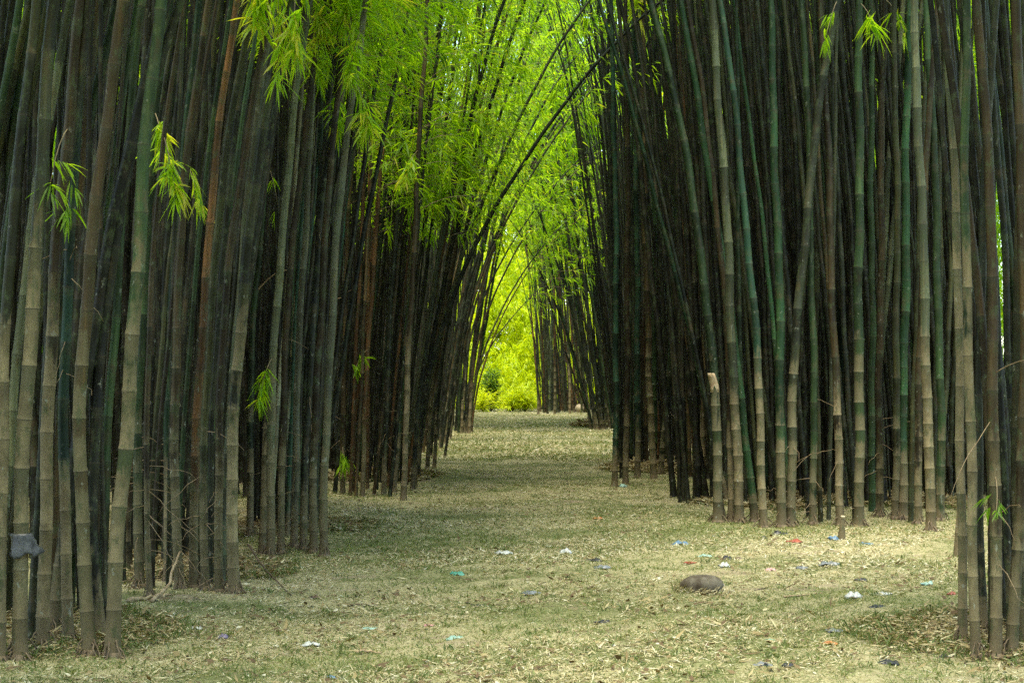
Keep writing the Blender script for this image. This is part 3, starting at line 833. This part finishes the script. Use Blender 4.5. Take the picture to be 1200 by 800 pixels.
# ------------------------------------------------------------------ ground
def axis(a, b, fine0, fine1, step, coarse):
    lo = list(np.arange(fine0, fine1+1e-6, step))
    left = list(-np.geomspace(1, fine0-a+1, coarse)[::-1]+1+fine0)[:-1]
    right = list(np.geomspace(1, b-fine1+1, coarse)-1+fine1)[1:]
    return np.array(left+lo+right)
gx = axis(-300, 300, -7, 7, 0.14, 14); gy = axis(-60, 500, 6, 90, 0.22, 14)
XX, YY = np.meshgrid(gx, gy)
ZZ = gz(XX, YY)+rng.normal(0, 0.006, XX.shape)
nx, ny = len(gx), len(gy)
i = (np.arange(ny-1)[:, None]*nx+np.arange(nx-1)[None]).ravel()
q = np.stack([i, i+1, i+nx+1, i+nx], 1).ravel()
o = make_obj('ground', np.stack([XX.ravel(), YY.ravel(), ZZ.ravel()], 1), q, np.full((nx-1)*(ny-1), 4), [M_GROUND], None, None, None, True)
o['kind'] = 'structure'; o['label'] = 'ground strewn with dry bamboo leaves and short grass'

# dry leaves and straw
def band_density(x, y):
    return 0.5+0.5*np.sin(x*0.55+0.4*np.sin(y*0.6))*np.sin(y*0.85+0.6*np.sin(x*0.8))
g = Geo()
def litter(n, y0, y1, x0, x1, L, W, lcm, lift=0.02):
    u = rng.random(n); y = 1/(1/y0+(1/y1-1/y0)*u)          # as many per picture row
    x = rng.uniform(x0, x1, n)
    drift = np.sin(x*2.3+1.7*np.sin(y*0.9))+np.sin(y*1.9-x*1.1+2)+0.8*np.sin(x*5.1-y*3.3)+rng.normal(0, 0.8, n)
    k = drift > -0.35; x, y = x[k], y[k]; n = len(x)
    P = np.stack([x, y, gz(x, y)+rng.uniform(0.004, lift, n)], 1)
    a = rng.uniform(0, 2*math.pi, n)
    D = np.stack([np.cos(a), np.sin(a), rng.normal(0.05, 0.22, n)], 1)
    nrm = unit(np.stack([rng.normal(0, 0.35, n), rng.normal(-0.1, 0.35, n), np.ones(n)], 1))
    lc = np.clip(rng.normal(lcm, 0.19, n)+0.15*(band_density(x, y)-0.5), 0, 1)
    g.leaves(P, D, L*rng.uniform(0.5, 1.4, n), W*rng.uniform(0.6, 1.4, n), 0, True, lc, droop=-0.05, flat=nrm)
litter(120000, 9.0, 20, -3.6, 4.6, 0.045, 0.0060, 0.60, 0.010)
litter(80000, 15, 40, -4.5, 6.0, 0.060, 0.0095, 0.60, 0.012)
litter(36000, 34, 84, -4, 4.5, 0.12, 0.022, 0.62)
litter(2500, 9.0, 26, -3.6, 4.6, 0.09, 0.012, 0.6)
litter(2500, 9.0, 30, -3.4, 4.2, 0.10, 0.020, 0.1)
litter(5000, 9.0, 40, -3.6, 4.8, 0.045, 0.034, 0.0, 0.015)
litter(1500, 9.0, 40, -3.6, 4.8, 0.04, 0.024, 0.9, 0.015)
for cx, cy, r, h in CLUMP_CENTRES:                           # deeper litter round the clump feet
    n = 6000
    ang = rng.uniform(0, 6.28, n); rr = r*1.3*np.sqrt(rng.random(n))
    x = cx+rr*np.cos(ang); y = cy+rr*np.sin(ang)
    P = np.stack([x, y, gz(x, y)+rng.uniform(0, 0.06, n)], 1)
    a = rng.uniform(0, 6.28, n)
    D = np.stack([np.cos(a), np.sin(a), rng.normal(0.05, 0.25, n)], 1)
    g.leaves(P, D, (0.025+0.0045*cy)*rng.uniform(0.5, 1.4, n), (0.004+0.0006*cy)*rng.uniform(0.6, 1.4, n), 0, True, np.clip(rng.normal(0.38, 0.22, n), 0, 1), droop=0.1)
sx, sy = gpt(821, 688)
for q in range(420):                                          # leaves banked against the stone
    a = rng.uniform(0, 6.28); e = rng.uniform(0.9, 1.3)
    P = np.array([[sx+0.19*e*math.cos(a), sy+0.15*e*math.sin(a), 0]]); P[0, 2] = gz(P[0, 0], P[0, 1])+rng.uniform(0.004, 0.04)/e
    g.leaves(P, np.array([[-math.sin(a), math.cos(a), rng.normal(0.1, 0.3)]])+rng.normal(0, 0.4, (1, 3)), np.array([0.06]), np.array([0.008]), 0, True, np.array([rng.uniform(0.3, 0.9)]), droop=0)
for cx, cy, r, h in CLUMP_CENTRES:                           # fallen culm sheaths, brown and curled
    n = 260
    ang = rng.uniform(0, 6.28, n); rr = r*1.2*np.sqrt(rng.random(n))
    x = cx+rr*np.cos(ang); y = cy+rr*np.sin(ang)
    P = np.stack([x, y, gz(x, y)+rng.uniform(0, 0.05, n)], 1)
    a = rng.uniform(0, 6.28, n)
    D = np.stack([np.cos(a), np.sin(a), rng.normal(0.35, 0.45, n)], 1)
    g.leaves(P, D, (0.02+0.006*cy)*rng.uniform(0.5, 1.5, n), (0.010+0.0014*cy)*rng.uniform(0.6, 1.4, n), 0, False, np.clip(rng.normal(0.08, 0.1, n), 0, 1), droop=0.25)
o = g.build('leaf_litter', [M_LITTER]); tag(o, 'pale dry bamboo leaves scattered all over the ground', 'leaf litter', None, 'stuff')

g = Geo()
def grass(n, y0, y1, x0, x1, L, W):
    u = rng.random(n); y = 1/(1/y0+(1/y1-1/y0)*u); x = rng.uniform(x0, x1, n)
    k = (band_density(x, y)+rng.normal(0, 0.25, n)) < 0.68
    x, y = x[k], y[k]; n = len(x)
    P = np.stack([x, y, gz(x, y)-0.005], 1)
    D = np.stack([rng.normal(0, 0.75, n), rng.normal(0, 0.75, n), np.full(n, 0.7)], 1)
    g.leaves(P, D, L*rng.uniform(0.5, 1.5, n), W*rng.uniform(0.7, 1.3, n), 0, True, np.clip(rng.normal(0.55, 0.25, n), 0, 1), droop=0.2)
for _ in range(900):                          # small tufts
    u = rng.random(); ty = 1/(1/9.2+(1/36-1/9.2)*u); tx = rng.uniform(-3.4, 4.8); n = int(rng.integers(8, 22))
    x = tx+rng.normal(0, 0.03, n); y = ty+rng.normal(0, 0.03, n)
    g.leaves(np.stack([x, y, gz(x, y)-0.005], 1), np.stack([rng.normal(0, 0.55, n), rng.normal(0, 0.55, n), np.full(n, 0.9)], 1), 0.075*rng.uniform(0.5, 1.4, n), 0.007*rng.uniform(0.7, 1.3, n), 0, True, np.clip(rng.normal(rng.uniform(0.2, 0.6), 0.15, n), 0, 1), droop=0.3)
grass(150000, 9.0, 20, -3.6, 4.6, 0.040, 0.0055)
grass(140000, 15, 40, -4.5, 6, 0.05, 0.008)
grass(70000, 34, 84, -4, 4.5, 0.08, 0.018)
for cx, cy, r, h in CLUMP_CENTRES:
    n = 2600
    ang = rng.uniform(0, 6.28, n); rr = r*1.35*np.sqrt(rng.uniform(0.3, 1, n))
    x = cx+rr*np.cos(ang); y = cy+rr*np.sin(ang)
    P = np.stack([x, y, gz(x, y)], 1)
    D = np.stack([rng.normal(0, 0.5, n), rng.normal(0, 0.5, n), np.full(n, 0.9)], 1)
    g.leaves(P, D, 0.12*rng.uniform(0.4, 1.4, n), 0.009*rng.uniform(0.7, 1.3, n), 0, True, np.clip(rng.normal(0.35, 0.2, n), 0, 1), droop=0.35)
o = g.build('grass', [M_GRASS]); tag(o, 'short patchy grass growing through the leaf litter', 'grass', None, 'stuff')

# ------------------------------------------------------------------ stone, sticks, stumps
def blob(name, px, py, size, mat, label, cat, seed, dent=0.12, parent=None):
    X, Y = gpt(px, py)
    rs = np.random.default_rng(seed)
    nu, nv = 28, 16
    v = []
    ph = rs.uniform(0, 6, 6)
    for b in range(nv+1):
        t = math.pi*b/nv
        for a in range(nu):
            p = 2*math.pi*a/nu
            n = np.array([math.sin(t)*math.cos(p), math.sin(t)*math.sin(p), math.cos(t)])
            r = 1+dent*(0.5*math.sin(2.1*n[0]+ph[0]+1.7*n[2])+0.4*math.sin(3.3*n[1]+ph[1]-2*n[0])+0.25*math.sin(6*n[0]+5*n[2]+ph[2])+0.15*math.sin(11*n[1]+9*n[0]+ph[3]))
            e = np.sign(n)*np.abs(n)**0.85
            v.append(e*r*np.array(size)*0.5)
    v = np.array(v); l = []
    for b in range(nv):
        for a in range(nu):
            l += [b*nu+a, (b+1)*nu+a, (b+1)*nu+(a+1) % nu, b*nu+(a+1) % nu]
    o = make_obj(name, v, l, [4]*(nu*nv), [mat], None, None, None, True, (X, Y, float(gz(X, Y))+size[2]*0.16))
    tag(o, label, cat)
    return o
M_STONE = plain_material('stone', (0.048, 0.036, 0.021), (0.125, 0.11, 0.078), 9, 0.85, 0.2, 0.6)
blob('stone', 821, 688, (0.35, 0.28, 0.20), M_STONE, 'rounded grey-brown stone lying alone in the middle of the path', 'stone', 4, 0.055)
M_CUT = plain_material('cut_wood', (0.45, 0.36, 0.22), (0.55, 0.46, 0.30), 20)
M_STRAW = plain_material('dry_branch', (0.24, 0.17, 0.09), (0.38, 0.29, 0.17), 14)
M_DARKSTICK = plain_material('dark_stick', (0.05, 0.035, 0.02), (0.11, 0.08, 0.05), 14)

def stick(name, pix, rad, mat, label, cat, lifts=None):
    pts = []
    for i, (px, py) in enumerate(pix):
        X, Y = gpt(px, py); pts.append((X, Y, float(gz(X, Y))+rad*0.8+(lifts[i] if lifts else 0)))
    o0 = np.array(pts[0]); P = np.array(pts)-o0
    t = np.linspace(0, len(P)-1, 14)
    Q = np.stack([np.interp(t, np.arange(len(P)), P[:, j]) for j in range(3)], 1)+rng.normal(0, rad*0.35, (14, 3))
    gg = Geo(); gg.tube(Q, np.linspace(rad, rad*0.45, 14)*rng.uniform(0.85, 1.15, 14), 7, 0)
    o = gg.build(name, [mat], None, True, tuple(o0)); tag(o, label, cat)
    return o
stick('fallen_branch', [(150, 712), (178, 708), (202, 703)], 0.020, M_STRAW, 'dead branch lying flat at the foot of the second left clump', 'branch')
stick('fallen_branch', [(180, 712), (200, 698), (211, 694)], 0.016, M_STRAW, 'dead branch propped against the splay-rooted brown culm', 'branch', [0, 0.04, 0.28])
stick('fallen_branch', [(291, 657), (315, 674), (343, 697)], 0.010, M_DARKSTICK, 'thin brown branch lying on the path by the third left clump', 'branch', [0.16, 0.05, 0])
stick('twig', [(795, 687.5), (812, 688.5)], 0.012, M_DARKSTICK, 'short dark twig poking out beside the round stone', 'twig')
stick('fallen_branch', [(805, 589), (835, 588)], 0.02, M_DARKSTICK, 'dark stick lying before the upright right clump', 'branch')
stick('twig', [(884, 687), (898, 685)], 0.010, M_DARKSTICK, 'small dark twig right of the round stone', 'twig')
stick('twig', [(918, 692), (962, 689)], 0.008, M_STRAW, 'long straw-coloured twig lying on the right part of the path', 'twig')
stick('twig', [(264, 697), (270, 694), (274, 698)], 0.012, M_STRAW, 'bent pale twig at the foot of the thick corner culm', 'twig', [0, 0.1, 0])
stick('twig', [(418, 758), (432, 756), (446, 757)], 0.012, M_STRAW, 'pale forked twig lying on the near left part of path', 'twig')
stick('twig', [(535, 770), (556, 767)], 0.007, M_DARKSTICK, 'thin dark twig in the near middle of the path', 'twig')
stick('twig', [(405, 703), (442, 706)], 0.010, M_DARKSTICK, 'dark twig lying left of the path middle', 'twig')

def dry_stub(px, py, h, w, lean, label):
    X, Y = gpt(px, py); r = w*Y/F_PX/2
    s = np.linspace(0, h, 12); pts = np.stack([lean*s, 0*s, s-0.03], 1)
    root = empty('bamboo_stump', (X, Y, float(gz(X, Y)))); tag(root, label, 'stump')
    v, q, t, cd = stem_mesh('stem', s, pts, r, root, 10)
    # keep only an even stub: stem_mesh tapers over its length, so widen it back
    o = make_obj('stem', v, q, t, [M_CULM], root, {'cd': ('FLOAT_COLOR', cd)}, None, True); o['tint'] = [0.2, 0.17, 0.1]; o['pale'] = 3.0
    gg = Geo(); a = np.linspace(0, 2*math.pi, 9)[:-1]
    top = pts[-1]-np.array([0, 0, h*0.14])
    gg.tube([top, top+np.array([lean*0.02, 0, 0.02])], r*0.55, 9, 0); gg.build('cut_top', [M_CUT], root)
dry_stub(985, 634, 0.30, 9, 0.06, 'short cut bamboo stump in front of the broad right clump')
dry_stub(1120, 650, 0.85, 8, 0.05, 'broken pale bamboo stub left of the nearest right clump')

# sawn log far down the path
X, Y = gpt(679, 484.5)
root = empty('log', (X, Y, float(gz(X, Y)))); tag(root, 'short sawn log with pale end at the foot of the last right clump', 'log')
gg = Geo(); gg.tube([(0.0, 0, 0.2), (0.1, 0.5, 0.2), (0.2, 1.0, 0.2)], 0.21, 14, 0); gg.build('bark', [M_DARKSTICK], root, True)
gg = Geo(); gg.tube([(-0.004, -0.02, 0.2), (0.0, 0.0, 0.2)], 0.195, 14, 0); gg.build('cut_face', [M_CUT], root)

# dead bent twig sticking out of the third left clump
X, Y = gpt(300, 645)
rt, s_, p_ = main_roots[('L3', 294)]
base = np.array([np.interp(2.55, p_[:, 2], p_[:, j]) for j in range(3)])
gg = Geo(); t = np.linspace(0, 1, 9)[:, None]
gg.tube(base+t*np.array([0.42, -0.2, 0.0])+np.array([0, 0, 1.0])*(0.30*np.sin(t*1.9)*0.75), np.linspace(0.008, 0.004, 9), 5, 0)
gg.build('bare_twig', [M_STRAW], rt)

# ------------------------------------------------------------------ scraps of rubbish
TRASH_COL = {'white': ((0.26, 0.27, 0.24), (0.48, 0.49, 0.45)), 'blue': ((0.06, 0.12, 0.19), (0.13, 0.21, 0.28)), 'teal': ((0.03, 0.19, 0.14), (0.09, 0.28, 0.20)), 'aqua': ((0.17, 0.30, 0.25), (0.28, 0.40, 0.33)),
             'black': ((0.012, 0.012, 0.014), (0.03, 0.03, 0.034)), 'red': ((0.20, 0.035, 0.02), (0.28, 0.08, 0.045)), 'grey': ((0.09, 0.10, 0.105), (0.17, 0.185, 0.19)), 'pink': ((0.45, 0.20, 0.20), (0.55, 0.32, 0.30)),
             'purple': ((0.08, 0.065, 0.11), (0.14, 0.12, 0.18)), 'brown': ((0.07, 0.045, 0.03), (0.13, 0.085, 0.05)), 'orange': ((0.30, 0.11, 0.03), (0.40, 0.18, 0.06)), 'green': ((0.05, 0.2, 0.03), (0.10, 0.3, 0.05))}
TRASH_COL['dull'] = ((0.035, 0.036, 0.034), (0.085, 0.088, 0.085))
TM = {k: plain_material(k+'_plastic', a, b, 18, 0.45, 0.4, 0.2) for k, (a, b) in TRASH_COL.items()}

def scrap(name, px, py, wpx, hpx, col, label, cat):
    X, Y = gpt(px, py); sc = F_PX/Y
    w = 1.0*wpx/sc; dpt = w*rng.uniform(0.6, 0.9); h = min(hpx/sc, w*0.7)*rng.uniform(0.5, 0.95)
    n, m = 12, 9
    u, v = np.meshgrid(np.linspace(-1, 1, n), np.linspace(-1, 1, m))
    ph = rng.uniform(0, 6, 6)
    ridge = np.abs(np.sin(u*2.3+ph[0]+v*1.3))*0.5+np.abs(np.sin(v*3.1+ph[1]-u*1.9))*0.35+0.25*np.abs(np.sin(u*6+v*5+ph[2]))
    fall = np.clip(1.15-(u*u+v*v)*0.62, 0, 1)
    edge = 1+0.22*np.sin(np.arctan2(v, u)*3+ph[3])+0.12*np.sin(np.arctan2(v, u)*7+ph[4])
    x = u*w/2*edge*(1-0.25*v*v); y = v*dpt/2*edge*(1-0.25*u*u); z = h*ridge*fall*0.95+rng.normal(0, h*0.05, u.shape)
    i = (np.arange(m-1)[:, None]*n+np.arange(n-1)[None]).ravel()
    q = np.stack([i, i+1, i+n+1, i+n], 1).ravel()
    o = make_obj(name, np.stack([x.ravel(), y.ravel(), z.ravel()], 1), q, np.full((n-1)*(m-1), 4), [TM[col]], None, None, None, False, (X, Y, float(gz(X, Y))-0.002))
    o.rotation_euler[2] = rng.uniform(-0.4, 0.4)
    md = o.modifiers.new('thick', 'SOLIDIFY'); md.thickness = 0.003
    tag(o, label, cat, 'scraps of rubbish on the path')
SC = [
 ('plastic_scrap', 797, 634, 20, 9, 'blue', 'crumpled blue plastic scrap lying behind and left of the stone', 'rubbish'),
 ('plastic_scrap', 537, 676, 16, 12, 'teal', 'teal green plastic scrap standing up left of the path middle', 'rubbish'),
 ('plastic_scrap', 534, 741, 20, 6, 'aqua', 'flat pale aqua plastic scrap in the near middle of the path', 'rubbish'),
 ('plastic_scrap', 435, 728, 20, 6, 'aqua', 'dull aqua scrap at the left of the near path', 'rubbish'),
 ('plastic_bag', 589, 651, 20, 9, 'white', 'white plastic bag lying left of the path centre', 'bag'),
 ('plastic_bag', 662, 646, 14, 9, 'white', 'small white plastic bag behind the dark rag', 'bag'),
 ('plastic_bag', 704, 666, 20, 7, 'grey', 'grey and white plastic bag in front of the black rag', 'bag'),
 ('rag', 697, 658, 18, 6, 'black', 'black rag beside the grey plastic bag', 'rag'),
 ('rag', 655, 662, 18, 5, 'brown', 'dark brown rag in front of the small white bag', 'rag'),
 ('rag', 622, 697, 22, 6, 'grey', 'grey rag on the straw in the middle of the path', 'rag'),
 ('rag', 558, 709, 16, 5, 'black', 'black scrap of cloth left of the path middle', 'rag'),
 ('rag', 708, 727, 22, 6, 'black', 'dark flat scrap below the stone to its left', 'rag'),
 ('plastic_scrap', 700, 609, 12, 5, 'orange', 'small orange-brown scrap far back on the path', 'rubbish'),
 ('rag', 912, 627, 18, 9, 'black', 'black crumpled bag at the foot of the crossing culms', 'rag'),
 ('rag', 894, 636, 8, 7, 'black', 'small black lump near the black crumpled bag', 'rag'),
 ('plastic_scrap', 931, 641, 18, 7, 'red', 'red plastic scrap right of the black lump', 'rubbish'),
 ('plastic_scrap', 976, 636, 12, 9, 'blue', 'upright bright blue scrap beside the bamboo stump', 'rubbish'),
 ('plastic_scrap', 1013, 638, 18, 6, 'blue', 'flat dull blue scrap right of the stump', 'rubbish'),
 ('rag', 851, 655, 10, 7, 'black', 'small dark scrap above the stone', 'rag'),
 ('rag', 864, 653, 9, 4, 'brown', 'little brown scrap right of the dark scrap', 'rag'),
 ('plastic_scrap', 826, 652, 15, 6, 'aqua', 'pale green scrap behind the stone', 'rubbish'),
 ('plastic_scrap', 808, 659, 14, 4, 'red', 'thin reddish strip just behind the stone', 'rubbish'),
 ('plastic_scrap', 902, 667, 12, 8, 'pink', 'pink scrap to the right of the stone', 'rubbish'),
 ('plastic_scrap', 848, 664, 13, 8, 'white', 'white scrap just right behind the stone', 'rubbish'),
 ('plastic_scrap', 938, 666, 14, 8, 'grey', 'grey-blue scrap right of the pink one', 'rubbish'),
 ('rag', 970, 663, 24, 6, 'grey', 'dark grey flat rag in the right half of the path', 'rag'),
 ('rag', 1009, 677, 16, 7, 'black', 'black folded scrap above the white bag', 'rag'),
 ('plastic_bag', 998, 696, 20, 16, 'white', 'crumpled white bag lying before the right clump', 'bag'),
 ('plastic_bag', 1034, 692, 20, 6, 'white', 'flat white bag with dark tip right of the crumpled one', 'bag'),
 ('plastic_scrap', 1086, 685, 15, 12, 'aqua', 'pale aqua plastic cup lying near the right clump', 'rubbish'),
 ('plastic_scrap', 1114, 696, 12, 7, 'red', 'small red and pink scrap near the nearest right clump', 'rubbish'),
 ('rag', 1026, 710, 20, 5, 'black', 'dark twig-like scrap below the flat white bag', 'rag'),
 ('plastic_scrap', 976, 739, 22, 6, 'grey', 'grey-green flat scrap in the near right part', 'rubbish'),
 ('plastic_scrap', 972, 756, 16, 5, 'orange', 'orange-brown scrap below the grey-green one', 'rubbish'),
 ('rag', 1040, 778, 24, 9, 'black', 'black lump of cloth at the bottom right of the path', 'rag'),
 ('rag', 1104, 768, 11, 6, 'black', 'small black scrap left of the nearest right clump', 'rag'),
 ('rag', 925, 785, 20, 6, 'black', 'dark damp scrap at the bottom edge right of centre', 'rag'),
 ('rag', 893, 783, 22, 6, 'grey', 'dark grey damp scrap at the bottom edge', 'rag'),
 ('plastic_scrap', 900, 755, 16, 5, 'teal', 'dull teal scrap in the near right part of the path', 'rubbish'),
 ('plastic_scrap', 262, 748, 12, 9, 'purple', 'small purple upright scrap near the left clump', 'rubbish'),
 ('rag', 266, 772, 13, 5, 'brown', 'dark brown scrap below the purple one', 'rag'),
 ('plastic_bag', 364, 750, 22, 9, 'white', 'torn white bag on the near left ground', 'bag'),
 ('plastic_scrap', 232, 738, 14, 6, 'white', 'white scrap left of the purple one', 'rubbish'),
 ('rag', 370, 697, 12, 8, 'brown', 'brown husk lying right of the thin branch', 'husk'),
 ('plastic_scrap', 388, 796, 16, 6, 'blue', 'dark blue scrap at the bottom left edge', 'rubbish'),
 ('plastic_bag', 306, 660, 26, 6, 'white', 'pale plastic sheet beside the thick corner culm', 'bag'),
 ('plastic_scrap', 502, 728, 11, 5, 'pink', 'pale pink scrap left of the aqua scrap', 'rubbish'),
 ('plastic_scrap', 730, 571, 9, 6, 'aqua', 'pale scrap at the foot of the dark straight culm', 'rubbish'),
]
for a in SC: scrap(*a)

# grey bag tied on the thick pale culm of the nearest clump
root, s_, p_ = main_roots[('L1', 25)]
Y = root.location.y
z = CAM_H+(HOR-632)*Y/F_PX-root.location.z
c = np.array([np.interp(z, p_[:, 2], p_[:, j]) for j in range(3)])
n, m = 18, 9
v = []
for b in range(m):
    f = b/(m-1)
    for a in range(n):
        th = 2*math.pi*a/n
        r = 0.050+0.03*f*(0.6+0.6*math.sin(2*th-0.6)+0.45*math.sin(5*th)+0.35*math.sin(9*th+4*f))+0.004*math.sin(14*f+7*th)
        v.append((r*math.cos(th)*1.25+0.03*f, r*math.sin(th)*0.9, -0.13*f+0.018*math.sin(4*th)*f+0.01*math.sin(9*th)*f))
l = []
for b in range(m-1):
    for a in range(n): l += [b*n+a, (b+1)*n+a, (b+1)*n+(a+1) % n, b*n+(a+1) % n]
o = make_obj('plastic_bag', np.array(v), l, [4]*(n*(m-1)), [TM['dull']], None, None, None, True, tuple(np.array(root.location)+c+np.array([0, 0, 0.04])))
md = o.modifiers.new('thick', 'SOLIDIFY'); md.thickness = 0.003
tag(o, 'grey plastic bag tied round the thick pale culm at the left', 'bag')
# red and white strip hanging on a culm
root, s_, p_ = main_roots[('L2', 268)]
Y = root.location.y
def on(py): 
    z = CAM_H+(HOR-py)*Y/F_PX-root.location.z
    return np.array([np.interp(z, p_[:, 2], p_[:, j]) for j in range(3)])
for name, y0, y1, col, dx, lab in (('strip', 492, 556, 'white', -0.02, 'white plastic strip hanging down a culm of the second left clump'),
                                   ('strip', 540, 598, 'red', 0.012, 'pinkish red strip hanging below the white strip')):
    v = []
    for i in range(12):
        f = i/11; c = on(y0+(y1-y0)*f); wv = 0.014*(1.15-0.6*f)
        cc = c+np.array([dx+0.006*math.sin(f*7), -0.052-0.008*math.sin(f*9), 0])
        v += [cc+np.array([-wv, 0, 0]), cc+np.array([wv, -0.006, 0])]
    l = []
    for i in range(11): l += [2*i, 2*i+1, 2*i+3, 2*i+2]
    v = np.array(v); o0 = v[0].copy()
    o = make_obj(name, v-o0, l, [4]*11, [TM['white' if col == 'white' else 'pink']], None, None, None, True, tuple(np.array(root.location)+o0))
    md = o.modifiers.new('thick', 'SOLIDIFY'); md.thickness = 0.002
    tag(o, lab, 'strip')

# ------------------------------------------------------------------ camera, light
cam = bpy.data.cameras.new('camera'); co = bpy.data.objects.new('camera', cam); COL.objects.link(co)
cam.sensor_width = 36.0; cam.lens = 36.0*F_PX/1200.0; cam.clip_end = 2000; cam.clip_start = 0.1
co.location = (0, 0, CAM_H); co.rotation_euler = (math.radians(90)+math.atan((HOR-400)/F_PX), 0, 0)
scene.camera = co

EL, AZ = math.radians(76), math.radians(198)     # azimuth from +Y clockwise: high, a little behind the camera
w = bpy.data.worlds.new('World'); scene.world = w; w.use_nodes = True
nt = w.node_tree; nt.nodes.clear()
ow = N(nt, 'ShaderNodeOutputWorld'); bg = N(nt, 'ShaderNodeBackground'); sky = N(nt, 'ShaderNodeTexSky')
sky.sky_type = 'NISHITA'; sky.sun_disc = False; sky.sun_elevation = EL; sky.sun_rotation = AZ
bg.inputs['Strength'].default_value = 0.11
nt.links.new(sky.outputs[0], bg.inputs[0]); nt.links.new(bg.outputs[0], ow.inputs[0])
sl = bpy.data.lights.new('sun', 'SUN'); so = bpy.data.objects.new('sun', sl); COL.objects.link(so)
sl.energy = 1.5; sl.angle = math.radians(28); sl.color = (1.0, 0.91, 0.74)
dirv = np.array([math.sin(AZ)*math.cos(EL), math.cos(AZ)*math.cos(EL), math.sin(EL)])
import mathutils
so.rotation_euler = mathutils.Vector(dirv).to_track_quat('Z', 'Y').to_euler()
so.location = (0, -10, 40)

vs = scene.view_settings
vs.view_transform = 'Standard'; vs.look = 'None'; vs.gamma = 1.0; vs.use_curve_mapping = False
vs.exposure = 2.65
scene.cycles.max_bounces = 8; scene.cycles.diffuse_bounces = 4; scene.cycles.glossy_bounces = 2; scene.cycles.transmission_bounces = 4
scene.cycles.use_denoising = False
